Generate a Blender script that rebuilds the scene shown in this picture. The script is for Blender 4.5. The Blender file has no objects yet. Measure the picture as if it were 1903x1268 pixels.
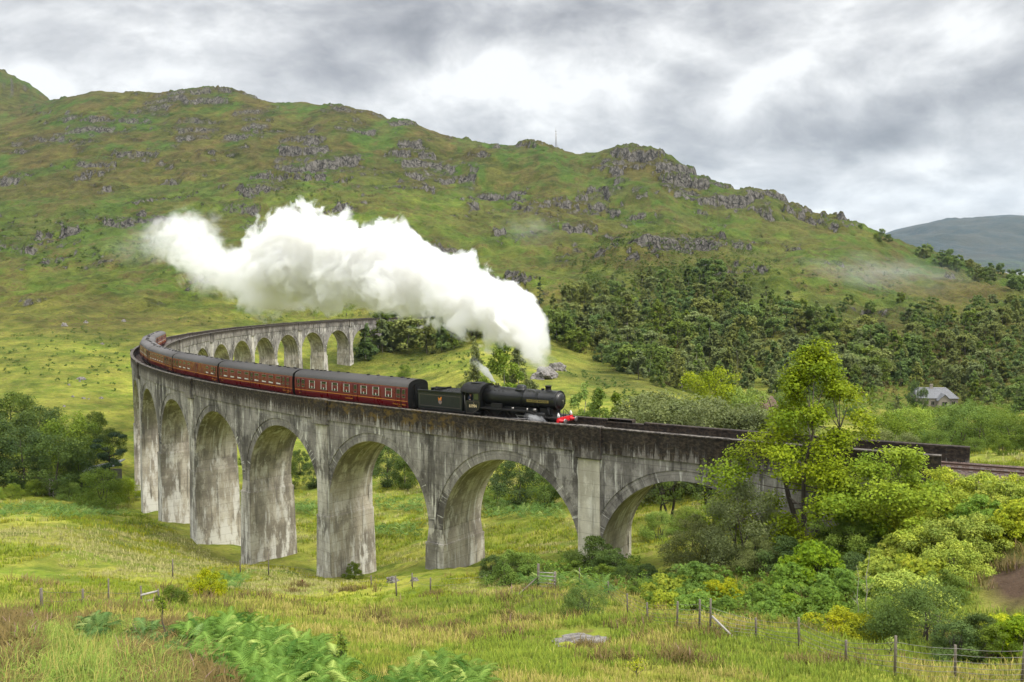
import bpy, bmesh, math, random
import numpy as np
from mathutils import Matrix, Vector
SC = bpy.context.scene
COL = SC.collection
random.seed(4); RNG = np.random.default_rng(4)
PI = math.pi

# ------------------------------------------------------------------ camera
W, H = 1903.0, 1268.0
FPX = 1699.5162
CAMZ = 13.3423
PITCH, ROLL = -0.0817, -0.0058
FW = np.array([0, math.cos(PITCH), math.sin(PITCH)])
_r0 = np.array([1., 0, 0]); _u0 = np.cross(_r0, FW)
RT = _r0*math.cos(ROLL)+_u0*math.sin(ROLL)
UP = -_r0*math.sin(ROLL)+_u0*math.cos(ROLL)
cam = bpy.data.cameras.new('camera'); camo = bpy.data.objects.new('camera', cam); COL.objects.link(camo)
camo.matrix_world = Matrix(((RT[0], UP[0], -FW[0], 0), (RT[1], UP[1], -FW[1], 0), (RT[2], UP[2], -FW[2], CAMZ), (0, 0, 0, 1)))
cam.sensor_fit = 'HORIZONTAL'; cam.sensor_width = 36; cam.lens = FPX/W*36
cam.clip_start = 0.2; cam.clip_end = 30000
SC.camera = camo
# ------------------------------------------------------------------ exposure and sampling
SC.view_settings.view_transform = 'Standard'; SC.view_settings.look = 'None'
SC.view_settings.exposure = 0.92; SC.view_settings.gamma = 1.0
SC.view_settings.use_curve_mapping = False
SC.render.engine = 'CYCLES'
cy = SC.cycles
cy.use_denoising = True
cy.max_bounces = 12; cy.diffuse_bounces = 3; cy.glossy_bounces = 2; cy.transmission_bounces = 4
cy.transparent_max_bounces = 8; cy.volume_bounces = 10
cy.volume_step_rate = 1.0; cy.volume_max_steps = 256
cy.use_adaptive_sampling = True
cy.sample_clamp_indirect = 8
# ------------------------------------------------------------------ node helpers
def inp(nt, sock, v):
    if isinstance(v, bpy.types.NodeSocket): nt.links.new(v, sock)
    elif isinstance(v, bpy.types.Node): nt.links.new(v.outputs[0], sock)
    elif isinstance(v, (tuple, list)) and len(v) == 3 and sock.type == 'RGBA': sock.default_value = (*v, 1)
    else: sock.default_value = v
class NT:
    def __init__(s, nt): s.nt = nt
    def n(s, t, props=None, **kw):
        nd = s.nt.nodes.new(t)
        for k, v in (props or {}).items(): setattr(nd, k, v)
        for k, v in kw.items():
            k = k.replace('_', ' ')
            sock = nd.inputs[int(k[1:])] if k[0] == 'i' and k[1:].isdigit() else nd.inputs[k]
            inp(s.nt, sock, v)
        return nd
    def m(s, op, a, b=0.0, c=0.0, clamp=False):
        return s.n('ShaderNodeMath', {'operation': op, 'use_clamp': clamp}, i0=a, i1=b, i2=c).outputs[0]
    def vm(s, op, a, b=(0, 0, 0)):
        return s.n('ShaderNodeVectorMath', {'operation': op}, i0=a, i1=b).outputs[0]
    def noise(s, vec, scale, detail=4, rough=.55, dist=0.0):
        return s.n('ShaderNodeTexNoise', None, Vector=vec, Scale=scale, Detail=detail, Roughness=rough, Distortion=dist).outputs[0]
    def mr(s, v, a, b, c=0.0, d=1.0, kind='SMOOTHSTEP'):
        return s.n('ShaderNodeMapRange', {'interpolation_type': kind}, Value=v, From_Min=a, From_Max=b, To_Min=c, To_Max=d).outputs[0]
    def mix(s, f, a, b, blend='MIX'):
        nd = s.nt.nodes.new('ShaderNodeMix'); nd.data_type = 'RGBA'; nd.blend_type = blend
        inp(s.nt, nd.inputs[0], f); inp(s.nt, nd.inputs[6], a); inp(s.nt, nd.inputs[7], b)
        return nd.outputs[2]
    def attr(s, name, out=2):
        return s.n('ShaderNodeAttribute', {'attribute_name': name}).outputs[out]
    def sep(s, v): return s.n('ShaderNodeSeparateXYZ', None, Vector=v).outputs
    def comb(s, x, y, z): return s.n('ShaderNodeCombineXYZ', None, X=x, Y=y, Z=z).outputs[0]
    def pos(s): return s.n('ShaderNodeNewGeometry').outputs['Position']
    def scl(s, v, k): return s.vm('MULTIPLY', v, k)
# ------------------------------------------------------------------ world: overcast sky
SUN_EL, SUN_AZ = math.radians(48), math.radians(120)      # azimuth clockwise from +Y (behind the viewer's right shoulder)
wd = bpy.data.worlds.new('World'); SC.world = wd; wd.use_nodes = True
wn = NT(wd.node_tree); wd.node_tree.nodes.clear()
sky = wn.n('ShaderNodeTexSky'); sky.sky_type = 'NISHITA'; sky.sun_disc = False
sky.sun_elevation = SUN_EL; sky.sun_rotation = SUN_AZ; sky.air_density = 1.0; sky.dust_density = 1.5
gen = wn.n('ShaderNodeTexCoord').outputs['Generated']
dx, dy, dz = wn.sep(gen)
cp = wn.comb(wn.m('MULTIPLY', wn.m('ARCTAN2', dx, dy), 1.75), wn.m('MULTIPLY', dz, 3.3), 0.0)
warp = wn.n('ShaderNodeTexNoise', None, Vector=cp, Scale=1.3, Detail=3.0).outputs[1]
cpw = wn.vm('ADD', cp, wn.scl(wn.vm('SUBTRACT', warp, (.5, .5, .5)), (.34, .34, .34)))
n1 = wn.noise(cpw, 1.35, 7, .55)
n2 = wn.noise(wn.vm('ADD', cpw, (7.3, 2.1, 0)), 3.2, 8, .58)
n3 = wn.noise(wn.vm('ADD', cpw, (1.3, 5.1, 0)), 9.0, 6, .6)
bil_ = wn.m('SUBTRACT', 1.0, wn.m('ABSOLUTE', wn.m('SUBTRACT', wn.m('MULTIPLY', wn.noise(wn.vm('ADD', cpw, (3.3, 8.1, 0)), 3.4, 5, .55), 2.0), 1.0)))
base = wn.m('ADD', wn.m('ADD', wn.m('MULTIPLY', n1, .40), wn.m('MULTIPLY', n2, .40)), wn.m('ADD', wn.m('MULTIPLY', n3, .20), wn.m('MULTIPLY', wn.m('SUBTRACT', bil_, .45), .22)))
def blob(px, py, rx, ry, amp, acc):
    d = FW+RT*(px-W/2)/FPX-UP*(py-H/2)/FPX; d /= np.linalg.norm(d)
    az0, el0 = math.atan2(d[0], d[1]), d[2]
    a = wn.m('DIVIDE', wn.m('SUBTRACT', wn.m('ARCTAN2', dx, dy), az0), rx/FPX)
    e = wn.m('DIVIDE', wn.m('SUBTRACT', dz, el0), ry/FPX)
    q = wn.m('ADD', wn.m('MULTIPLY', a, a), wn.m('MULTIPLY', e, e))
    g = wn.m('MULTIPLY', wn.m('POWER', 2.718, wn.m('MULTIPLY', q, -1.0)), amp)
    return wn.m('ADD', acc, g)
acc = wn.m('ADD', wn.m('MULTIPLY', wn.m('SUBTRACT', base, .5), 2.0), .475)
SKYB = [(930, 165, 200, 45, .14), (770, 190, 120, 30, .10), (1400, 165, 130, 35, .09), (1740, 385, 150, 40, .16), (1560, 400, 120, 30, .12), (1540, 25, 90, 40, .16), (1700, 305, 80, 18, .10),
        (340, 75, 80, 35, .10), (80, 150, 130, 30, .12), (240, 140, 120, 25, .08), (1785, 62, 50, 35, .16),
        (1150, 20, 420, 45, -.10), (640, 90, 130, 60, -.15), (150, 60, 150, 45, -.08), (450, 25, 200, 40, -.05), (1660, 215, 190, 55, -.16), (1400, 255, 200, 30, -.10), (1850, 170, 110, 90, -.10), (1640, 265, 100, 22, -.10), (1350, 320, 140, 40, -.06), (1100, 90, 120, 40, -.05), (1250, 200, 150, 25, -.05)]
for b_ in SKYB: acc = blob(*b_, acc)
ramp = wn.n('ShaderNodeValToRGB', None, Fac=acc)
el = ramp.color_ramp.elements
el[0].position, el[0].color = .30, (.40, .402, .425, 1)
el[1].position, el[1].color = .82, (1.22, 1.22, 1.21, 1)
e_ = el.new(.42); e_.color = (.51, .512, .535, 1)
e_ = el.new(.53); e_.color = (.65, .652, .67, 1)
e_ = el.new(.64); e_.color = (.84, .84, .85, 1)
e_ = el.new(.72); e_.color = (.99, .99, .99, 1)
zen = wn.mr(dz, .28, .80, 1.0, 3.3)                                # an overcast sky is brighter overhead than at the horizon
cl = wn.mix(1.0, ramp.outputs[0], wn.n('ShaderNodeCombineColor', None, Red=zen, Green=zen, Blue=zen).outputs[0], 'MULTIPLY')
cl = wn.mix(wn.mr(dz, -.12, -.02), (.10, .11, .06), cl)
bg1 = wn.n('ShaderNodeBackground', None, Color=sky.outputs[0], Strength=0.05)
bg2 = wn.n('ShaderNodeBackground', None, Color=cl, Strength=0.48)
add = wn.n('ShaderNodeMixShader', None, Fac=0.9); wd.node_tree.links.new(bg1.outputs[0], add.inputs[1]); wd.node_tree.links.new(bg2.outputs[0], add.inputs[2])
wo = wn.n('ShaderNodeOutputWorld'); wd.node_tree.links.new(add.outputs[0], wo.inputs['Surface'])
# ------------------------------------------------------------------ sun behind thin cloud
sun = bpy.data.lights.new('sun', 'SUN'); sun.energy = 1.9; sun.angle = math.radians(12); sun.color = (1, .955, .88)
suno = bpy.data.objects.new('sun', sun); COL.objects.link(suno); suno.location = (0, -50, 200)
sd = Vector((math.sin(SUN_AZ)*math.cos(SUN_EL), math.cos(SUN_AZ)*math.cos(SUN_EL), math.sin(SUN_EL)))
suno.rotation_euler = sd.to_track_quat('Z', 'Y').to_euler()

# ------------------------------------------------------------------ geometry of the place
VR = 216.2838; GR = -0.0218; BAY = 17.07; TH = BAY/VR
_yaw = -2.619; _cx, _cy = 287.0208, 14.8302
_rh = (math.sin(_yaw), -math.cos(_yaw)); _fh = (math.cos(_yaw), math.sin(_yaw))
def GZ(s): return GR*s if s > 0 else GR*s*.5
def track(s, off=0., z=0.):
    """metres s along the line from the first pier, off to the outside of the curve, z above the parapet top"""
    a = -(s/BAY+1)*TH
    x, y = (VR+off)*math.cos(a)-_cx, (VR+off)*math.sin(a)-_cy
    return Vector((x*_rh[0]+y*_rh[1], x*_fh[0]+y*_fh[1], z+GZ(s)))
def proj(P):
    d = np.asarray(P, float)-np.array([0, 0, CAMZ]); z = d@FW
    return np.stack([W/2+FPX*(d@RT)/z, H/2-FPX*(d@UP)/z], -1)
def at(px, py, Y):
    d = FW+RT*(px-W/2)/FPX-UP*(py-H/2)/FPX
    return np.array([0, 0, CAMZ])+d*(Y/d[1])
# ------------------------------------------------------------------ numpy noise
def _hash(ix, iy, seed):
    h = (ix.astype(np.int64)*374761393+iy.astype(np.int64)*668265263+seed*1442695041) & 0x7fffffff
    h = ((h ^ (h >> 13))*1274126177) & 0x7fffffff
    return ((h ^ (h >> 16)) & 0xffff)/65535.0
def vnoise(x, y, seed=0):
    ix, iy = np.floor(x), np.floor(y); fx, fy = x-ix, y-iy
    u, v = fx*fx*fx*(fx*(fx*6-15)+10), fy*fy*fy*(fy*(fy*6-15)+10)
    a, b = _hash(ix, iy, seed), _hash(ix+1, iy, seed); c, d = _hash(ix, iy+1, seed), _hash(ix+1, iy+1, seed)
    return (a+(b-a)*u)*(1-v)+(c+(d-c)*u)*v
def fbm(x, y, seed=0, oct=4, gain=.5):
    s, a, t = 0, 1., 0
    for k in range(oct):
        s = s+a*vnoise(x*2**k+17.3*k, y*2**k+9.1*k, seed+k); t += a; a *= gain
    return s/t
def sstep(x, a, b):
    t = np.clip((x-a)/(b-a), 0, 1); return t*t*(3-2*t)
# ------------------------------------------------------------------ terrain
SKYLINE = [(-60, 95, 1500), (0, 125, 1500), (40, 143, 1480), (80, 165, 1450), (112, 179, 1230), (180, 164, 1220), (265, 160, 1220), (310, 170, 1215), (345, 158, 1210),
 (400, 153, 1200), (440, 160, 1200), (470, 175, 1190), (560, 180, 1180), (640, 188, 1160), (700, 205, 1150), (735, 222, 1140), (760, 220, 1130),
 (800, 238, 1120), (870, 255, 1110), (920, 265, 1090), (985, 260, 1080), (1035, 271, 1060), (1095, 278, 1030), (1140, 262, 1010), (1185, 258, 1000),
 (1225, 266, 990), (1260, 290, 980), (1300, 320, 970), (1330, 341, 960), (1365, 347, 950), (1410, 345, 940), (1440, 350, 930), (1480, 368, 920),
 (1530, 385, 910), (1580, 413, 900), (1620, 436, 890), (1660, 451, 880), (1720, 464, 860), (1790, 487, 840), (1850, 507, 820), (1910, 522, 800), (2000, 530, 780)]
CP = [(0, 1268, 13), (200, 1268, 13), (450, 1268, 14), (650, 1268, 16), (900, 1268, 20), (1200, 1268, 23), (1500, 1268, 25.5), (1750, 1268, 27.5), (1903, 1268, 27.5),
 (0, 1190, 17), (200, 1185, 19), (400, 1175, 24), (100, 1132, 46), (300, 1128, 46), (-40, 1130, 44), (100, 1050, 72), (100, 1000, 92), (100, 955, 125), (100, 925, 160), (-60, 930, 150),
 (443, 1046, 109.4), (500, 1062, 92), (600, 1082, 88), (700, 1082, 86), (787, 1064, 85.6), (596, 1077, 97), (350, 1000, 122.8), (291, 966, 137), (245, 952, 152), (850, 1064, 82), (690, 1073, 98),
 (330, 1060, 85), (600, 1150, 50), (600, 1205, 31), (900, 1130, 54), (900, 1200, 33), (1100, 1085, 62), (1100, 1130, 47), (1100, 1200, 32),
 (1300, 1172, 34), (1500, 1210, 31), (1700, 1243, 29.5), (1250, 1110, 52), (1400, 1140, 45), (1550, 1170, 41), (1095, 1045, 76), (1180, 1043, 79),
 (1400, 1030, 68), (1600, 985, 62), (1750, 925, 58), (1903, 925, 54), (1850, 1070, 45), (1880, 1150, 38), (1903, 1220, 30), (1990, 1000, 45), (1700, 1100, 47),
 (1300, 960, 95), (1450, 900, 100), (950, 1000, 103), (950, 962, 118), (950, 930, 134), (730, 1000, 120), (730, 950, 145), (560, 1000, 125), (560, 962, 148), (560, 930, 168),
 (860, 1058, 88), (900, 850, 185), (560, 850, 205), (900, 700, 290), (900, 640, 350), (600, 684, 345), (660, 674, 352), (1050, 700, 285), (1150, 740, 250), (1200, 722, 268), (1000, 762, 235), (760, 672, 350),
 (1740, 756, 300), (1500, 765, 255), (1850, 800, 200), (1700, 822, 150), (1903, 832, 120), (1500, 815, 160), (1250, 800, 180),
 (0, 742, 240), (100, 800, 210), (0, 850, 182), (100, 700, 268), (100, 640, 320), (100, 560, 420), (100, 480, 560), (100, 400, 700), (100, 300, 880), (100, 222, 1060), (0, 640, 320), (0, 480, 560), (0, 300, 900), (-80, 560, 430), (-80, 300, 900), (-80, 850, 180),
 (30, 200, 1250), (250, 640, 330), (250, 560, 430),
 (400, 588, 390), (400, 540, 450), (400, 470, 560), (400, 400, 680), (400, 320, 850), (400, 250, 1000), (400, 195, 1110), (260, 210, 1080), (260, 300, 890), (260, 400, 690),
 (700, 585, 400), (700, 520, 480), (700, 440, 600), (700, 370, 740), (700, 300, 900), (700, 240, 1040), (560, 300, 890), (560, 220, 1080),
 (950, 600, 400), (950, 540, 480), (950, 470, 600), (950, 400, 760), (950, 330, 920), (830, 300, 960),
 (1100, 680, 340), (1100, 620, 390), (1100, 560, 450), (1100, 500, 540), (1090, 448, 630), (1110, 405, 760), (1110, 340, 890), (1185, 330, 880), (1185, 300, 940),
 (1300, 740, 290), (1300, 660, 360), (1300, 580, 440), (1300, 500, 540), (1280, 437, 620), (1180, 436, 625), (1380, 462, 610), (1300, 462, 700), (1190, 458, 690), (1400, 480, 690), (1260, 430, 618), (1340, 442, 615), (1300, 392, 820), (1200, 400, 770), (1440, 500, 590),
 (1500, 700, 310), (1500, 620, 380), (1500, 545, 470), (1500, 485, 590), (1500, 440, 740), (1500, 405, 860),
 (1700, 700, 330), (1700, 640, 375), (1700, 572, 450), (1700, 535, 560), (1700, 500, 700), (1850, 720, 300), (1850, 640, 360), (1850, 588, 430), (1850, 548, 540), (1850, 522, 700), (1930, 570, 430), (1930, 545, 600), (1990, 700, 300)]
_pts = []
for (px, py, D) in SKYLINE+CP:
    P = at(px, py, D); r = math.hypot(P[0], P[1]); _pts.append((math.atan2(P[0], P[1])*3.2, math.log(r), (P[2]-CAMZ)/r))
for k, (px, py, D) in enumerate(SKYLINE):                     # the land drops away behind the ridges
    P = at(px, py, D*1.10); r = math.hypot(P[0], P[1]); _pts.append((math.atan2(P[0], P[1])*3.2, math.log(r), (P[2]-CAMZ)/r-(.035 if px > 112 else .02)))
    if 112 < px: _pts.append((math.atan2(P[0], P[1])*3.2, math.log(r*1.5), (P[2]-CAMZ)/r-(.10 if px < 1600 else .05)))
for a in (-.8, -.4, 0, .4, .8): _pts.append((a*3.2, math.log(2.), -1.0)); _pts.append((a*3.2, math.log(7.), -.62))
_pts = np.array(_pts)
def _phi(d): return d**1.35
_n = len(_pts)
_A = _phi(np.hypot(_pts[:, None, 0]-_pts[None, :, 0], _pts[:, None, 1]-_pts[None, :, 1]))+np.eye(_n)*1e-6
_Q = np.concatenate([np.ones((_n, 1)), _pts[:, :2]], 1)
_S = np.block([[_A, _Q], [_Q.T, np.zeros((3, 3))]])
_w = np.linalg.solve(_S, np.concatenate([_pts[:, 2], np.zeros(3)]))
def _tan(a, lr):
    o = np.full(a.shape, _w[_n]); o = o+_w[_n+1]*a+_w[_n+2]*lr
    for k in range(_n): o += _w[k]*_phi(np.hypot(a-_pts[k, 0], lr-_pts[k, 1]))
    return o
NA, NR = 860, 900
AZ = np.linspace(-.62, .62, NA)
_knots_r = [2., 10, 30, 80, 180, 300, 1260, 2600]; _knots_n = [0, 30, 150, 300, 390, 450, 860, NR-1]
LR = np.interp(np.arange(NR), _knots_n, np.log(_knots_r))
def bil(G, fa, fr):
    ia = np.clip(np.floor(fa).astype(int), 0, G.shape[0]-2); ir = np.clip(np.floor(fr).astype(int), 0, G.shape[1]-2)
    u = np.clip(fa-ia, 0, 1); v = np.clip(fr-ir, 0, 1)
    return (G[ia, ir]*(1-u)+G[ia+1, ir]*u)*(1-v)+(G[ia, ir+1]*(1-u)+G[ia+1, ir+1]*u)*v
_ca, _cr = np.linspace(-.62, .62, 150), np.linspace(math.log(2.), math.log(2600.), 240)
_T = _tan(*np.meshgrid(_ca*3.2, _cr, indexing='ij'))
for _ in range(2):
    _T[:, 1:-1] = .5*_T[:, 1:-1]+.25*(_T[:, :-2]+_T[:, 2:])
GA, GL = np.meshgrid(AZ, LR, indexing='ij'); RR = np.exp(GL)
TT = bil(_T, (GA+.62)/1.24*149, (GL-_cr[0])/(_cr[-1]-_cr[0])*239)
GX, GY = RR*np.sin(GA), RR*np.cos(GA); GZG = CAMZ+TT*RR
_px = proj(np.stack([GX, GY, GZG], -1)); PXg, PYg = _px[..., 0], _px[..., 1]
far = sstep(RR, 300, 520)
# lumps of the hillside
lump = (fbm(GX/95, GY/95, 3, 4)-.5)*16+(fbm(GX/30, GY/30, 8, 3)-.5)*5.0
ridge_soft = 1-.75*sstep(RR, 950, 1060)
GZG += far*lump*ridge_soft
GZG += far*((np.abs(fbm(GX/17, GY/20, 14, 4, .6)-.5)-.12)*9+(fbm(GX/6, GY/7, 19, 3, .6)-.5)*2.4)*(.35+.65*ridge_soft)
# rock crags
CRAGS = [(170, 225, 110, 32, .8), (390, 180, 85, 32, 1.0), (490, 250, 60, 30, .7), (330, 235, 60, 28, .5), (560, 290, 50, 30, .7), (740, 265, 60, 28, .6), (680, 200, 70, 15, .7), (230, 240, 90, 20, .6),
 (590, 300, 40, 25, .5), (1185, 296, 80, 36, 1.1), (1240, 325, 70, 24, .9), (985, 268, 50, 14, .9), (760, 226, 40, 12, .9), (640, 195, 80, 14, .9), (1290, 335, 60, 25, .9), (1240, 355, 90, 18, .6), (1380, 375, 90, 28, .8), (1470, 395, 80, 28, .9), (1560, 415, 40, 18, .9), (1250, 452, 75, 18, .95),
 (1000, 270, 60, 14, .6), (860, 260, 60, 14, .6), (330, 360, 90, 16, .4), (760, 340, 60, 15, .5), (540, 330, 70, 16, .4), (180, 345, 80, 20, .4), (1090, 365, 60, 18, .4), (900, 360, 60, 18, .4), (50, 150, 60, 25, .5)]
reg = np.zeros_like(RR)
for (cx_, cy_, rx, ry, am) in CRAGS: reg = np.maximum(reg, am*np.exp(-((PXg-cx_)/rx)**2-((PYg-cy_)/ry)**2))
reg *= sstep(RR, 420, 560)
rn = fbm(GX/42, GY/60, 21, 4, .55)
rn2 = fbm(GX/9, GY/12, 37, 4, .6)
upper = sstep(TT, .02, .16)*far
ROCK = sstep(rn*.66+rn2*.34+reg*.24+sstep(TT, .0, .13)*.085, .60, .70)*sstep(RR, 380, 520)
wob = GZG+(fbm(GX/34, GY/34, 61, 4, .55)-.5)*26+(rn2-.5)*7
for stp, wt in ((17., .85), (6.5, .5)):
    q_ = wob/stp; f_ = q_-np.floor(q_); g_ = sstep(f_, .34, .66)
    GZG += ROCK*(g_-f_)*stp*wt*(.45+.55*ridge_soft)*(.6+.6*reg)
crag = np.abs(fbm(GX/6, GY/7, 55, 4, .62)-.5)*2
GZG += ROCK*(crag*1.2+(fbm(GX/2.6, GY/3.2, 57, 3, .6)-.5)*1.9)
# near ground: tussocks and mounds
near = 1-sstep(RR, 200, 330)
GZG += near*sstep(RR, 8, 30)*((fbm(GX/9, GY/9, 11, 3)-.5)*1.3+(fbm(GX/2.3, GY/2.3, 5, 3)-.5)*.5)
GZG += near*((fbm(GX/.7, GY/.7, 15, 2)-.5)*.22)
# ground kept clear under the railway at the near (right-hand) end: the line runs onto a bank there
def poly_s(X, Y):
    """distance along and off the curve for ground points"""
    ox, oy = 130.41, 256.11
    dx_, dy_ = X-ox, Y-oy; rad = np.hypot(dx_, dy_)
    p0 = track(0); a0 = math.atan2(p0.y-oy, p0.x-ox)
    da = np.arctan2(dy_, dx_)-a0; da = (da+PI) % (2*PI)-PI
    return -da*VR, rad-VR
SS, OO = poly_s(GX, GY)
emb = 1-sstep(np.abs(OO), 3.2, 8.0)
embm = sstep(-SS, 24., 29.)*(SS > -70)
target = -1.75+GR*.5*SS
GZG = GZG*(1-emb*embm)+(target)*emb*embm
SOIL = np.clip(1.3*np.exp(-((PXg-1885)/70)**2-((PYg-1070)/62)**2), 0, 1)*(RR < 70)
MUD = np.maximum(np.exp(-((PXg-1000)/70)**2-((PYg-1113)/16)**2), .9*np.exp(-((PXg-1330)/50)**2-((PYg-1232)/14)**2))*(RR < 80)
def hgt(X, Y):
    X, Y = np.asarray(X, float), np.asarray(Y, float)
    r = np.hypot(X, Y); a = np.arctan2(X, Y)
    return bil(GZG, (a+.62)/1.24*(NA-1), np.interp(np.log(np.maximum(r, 2.)), LR, np.arange(NR)))
_TS = np.exp(np.linspace(math.log(6), math.log(2400), 900))
def gp(px, py):
    """the ground point seen at a photo pixel"""
    d = FW+RT*(px-W/2)/FPX-UP*(py-H/2)/FPX; d = d/math.hypot(d[0], d[1])
    z = CAMZ+d[2]*_TS; h = hgt(d[0]*_TS, d[1]*_TS)
    k = np.nonzero(z < h)[0]
    if len(k) == 0: return None
    k = max(int(k[0]), 1); f0, f1 = z[k-1]-h[k-1], h[k]-z[k]; t = _TS[k-1]+(_TS[k]-_TS[k-1])*f0/(f0+f1+1e-9)
    return Vector((d[0]*t, d[1]*t, float(hgt(d[0]*t, d[1]*t))))
def gd(px, D):
    """ground point straight below photo column px at forward distance D"""
    X = D*(px-W/2)/FPX; return Vector((X, D, float(hgt(X, D))))
# ------------------------------------------------------------------ mesh building
def tag(o, label=None, cat=None, group=None, kind=None):
    if label: o['label'] = label
    if cat: o['category'] = cat
    if group: o['group'] = group
    if kind: o['kind'] = kind
    return o
def np_mesh(name, V, F, mats=(), mi=None, uv=None, attrs=None, smooth=False):
    """V (n,3); F (m,3) or (m,4)"""
    V = np.ascontiguousarray(V, np.float32); F = np.ascontiguousarray(F, np.int32)
    me = bpy.data.meshes.new(name); k = F.shape[1]
    me.vertices.add(len(V)); me.vertices.foreach_set('co', V.ravel())
    me.loops.add(F.size); me.loops.foreach_set('vertex_index', F.ravel())
    me.polygons.add(len(F)); me.polygons.foreach_set('loop_start', np.arange(0, F.size, k, dtype=np.int32))
    if mi is not None: me.polygons.foreach_set('material_index', np.ascontiguousarray(mi, np.int32))
    if smooth: me.polygons.foreach_set('use_smooth', np.ones(len(F), bool))
    for nm, a in (attrs or {}).items():
        at_ = me.attributes.new(nm, 'FLOAT', 'POINT'); at_.data.foreach_set('value', np.ascontiguousarray(a, np.float32))
    for m in mats: me.materials.append(m)
    me.update(calc_edges=True); me.validate()
    return me
def link(name, me, parent=None, loc=None):
    o = bpy.data.objects.new(name, me); COL.objects.link(o)
    if parent: o.parent = parent
    if loc is not None: o.location = loc
    return o
def empty(name, loc=(0, 0, 0), rot=(0, 0, 0)):
    o = bpy.data.objects.new(name, None); COL.objects.link(o); o.location = loc; o.rotation_euler = rot; o.empty_display_size = .3
    return o
class MB:
    """collects faces, then links them as ONE mesh object"""
    def __init__(s): s.v, s.f, s.uv, s.mi, s.sm = [], [], [], [], []
    def face(s, pts, uv=None, mi=0, sm=False):
        i = len(s.v); s.v += [tuple(p) for p in pts]; s.f.append(list(range(i, i+len(pts))))
        s.uv.append(uv or [(p[0]+p[1], p[2]) for p in pts]); s.mi.append(mi); s.sm.append(sm)
    def box(s, x0, x1, y0, y1, z0, z1, mi=0, T=None):
        c = [Vector((x, y, z)) for x in (x0, x1) for y in (y0, y1) for z in (z0, z1)]
        if T: c = [T @ p for p in c]
        for q in ((0, 1, 3, 2), (4, 6, 7, 5), (0, 4, 5, 1), (2, 3, 7, 6), (0, 2, 6, 4), (1, 5, 7, 3)): s.face([c[k] for k in q], mi=mi)
    def loft(s, rings, mi=0, sm=True, closed=True, cap0=False, cap1=False):
        for a, b in zip(rings[:-1], rings[1:]):
            n = len(a)
            for k in range(n if closed else n-1):
                j = (k+1) % n; s.face([a[k], a[j], b[j], b[k]], mi=mi, sm=sm)
        if cap0: s.face(list(reversed(rings[0])), mi=mi)
        if cap1: s.face(list(rings[-1]), mi=mi)
    def tube(s, path, rad, n=8, mi=0, caps=True):
        path = [Vector(p) for p in path]; rad = rad if isinstance(rad, (list, tuple)) else [rad]*len(path)
        rings = []
        for i, p in enumerate(path):
            t = (path[min(i+1, len(path)-1)]-path[max(i-1, 0)]).normalized()
            a = t.orthogonal().normalized() if i == 0 else (a-t*a.dot(t)).normalized()
            b = t.cross(a)
            rings.append([p+(a*math.cos(2*PI*k/n)+b*math.sin(2*PI*k/n))*rad[i] for k in range(n)])
        s.loft(rings, mi, True, True, caps, caps)
    def lathe(s, prof, axis='x', n=24, org=(0, 0, 0), mi=0, cap=True):
        """prof: (position along the axis, radius)"""
        o = Vector(org); rings = []
        for (t, r) in prof:
            ring = []
            for k in range(n):
                c, d = math.cos(2*PI*k/n)*r, math.sin(2*PI*k/n)*r
                ring.append(o+Vector({'x': (t, c, d), 'y': (d, t, c), 'z': (c, d, t)}[axis]))
            rings.append(ring)
        s.loft(rings, mi, True, True, cap, cap)
    def build(s, name, mats, parent=None, merge=True):
        me = bpy.data.meshes.new(name); me.from_pydata(s.v, [], s.f)
        for m in (mats if isinstance(mats, (list, tuple)) else [mats]): me.materials.append(m)
        ul = me.uv_layers.new(name='UVMap'); flat = [c for f in s.uv for p in f for c in p]; ul.data.foreach_set('uv', flat)
        me.polygons.foreach_set('material_index', s.mi); me.polygons.foreach_set('use_smooth', s.sm)
        if merge:
            bm = bmesh.new(); bm.from_mesh(me); bmesh.ops.remove_doubles(bm, verts=bm.verts, dist=1e-4); bm.to_mesh(me); bm.free()
        me.update()
        return link(name, me, parent)
# ------------------------------------------------------------------ materials
MATS = {}
def new_mat(name):
    m = bpy.data.materials.new(name); m.use_nodes = True; m.node_tree.nodes.clear(); MATS[name] = m
    return m, NT(m.node_tree)
def out(t, sh, vol=None, disp=None):
    o = t.n('ShaderNodeOutputMaterial')
    if sh is not None: t.nt.links.new(sh if isinstance(sh, bpy.types.NodeSocket) else sh.outputs[0], o.inputs['Surface'])
    if vol is not None: t.nt.links.new(vol.outputs[0], o.inputs['Volume'])
def bump(t, h, strength=.4, dist=.05):
    return t.n('ShaderNodeBump', None, Strength=strength, Distance=dist, Height=h).outputs[0]
def simple(name, col, rough=.5, metal=0., var=.15, sc=3., spec=.5, bmp=0.):
    m, t = new_mat(name)
    n = t.noise(t.n('ShaderNodeTexCoord').outputs['Object'], sc, 5, .6)
    c = t.mix(n, tuple(v*(1-var) for v in col), tuple(min(1, v*(1+var)) for v in col))
    kw = dict(Base_Color=c, Roughness=t.mr(n, .2, .8, max(.03, rough-.08), min(1, rough+.08)), Metallic=metal)
    p = t.n('ShaderNodeBsdfPrincipled', None, **kw); p.inputs['Specular IOR Level'].default_value = spec
    if bmp: inp(t.nt, p.inputs['Normal'], bump(t, n, bmp, .02))
    out(t, p); return m
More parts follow.
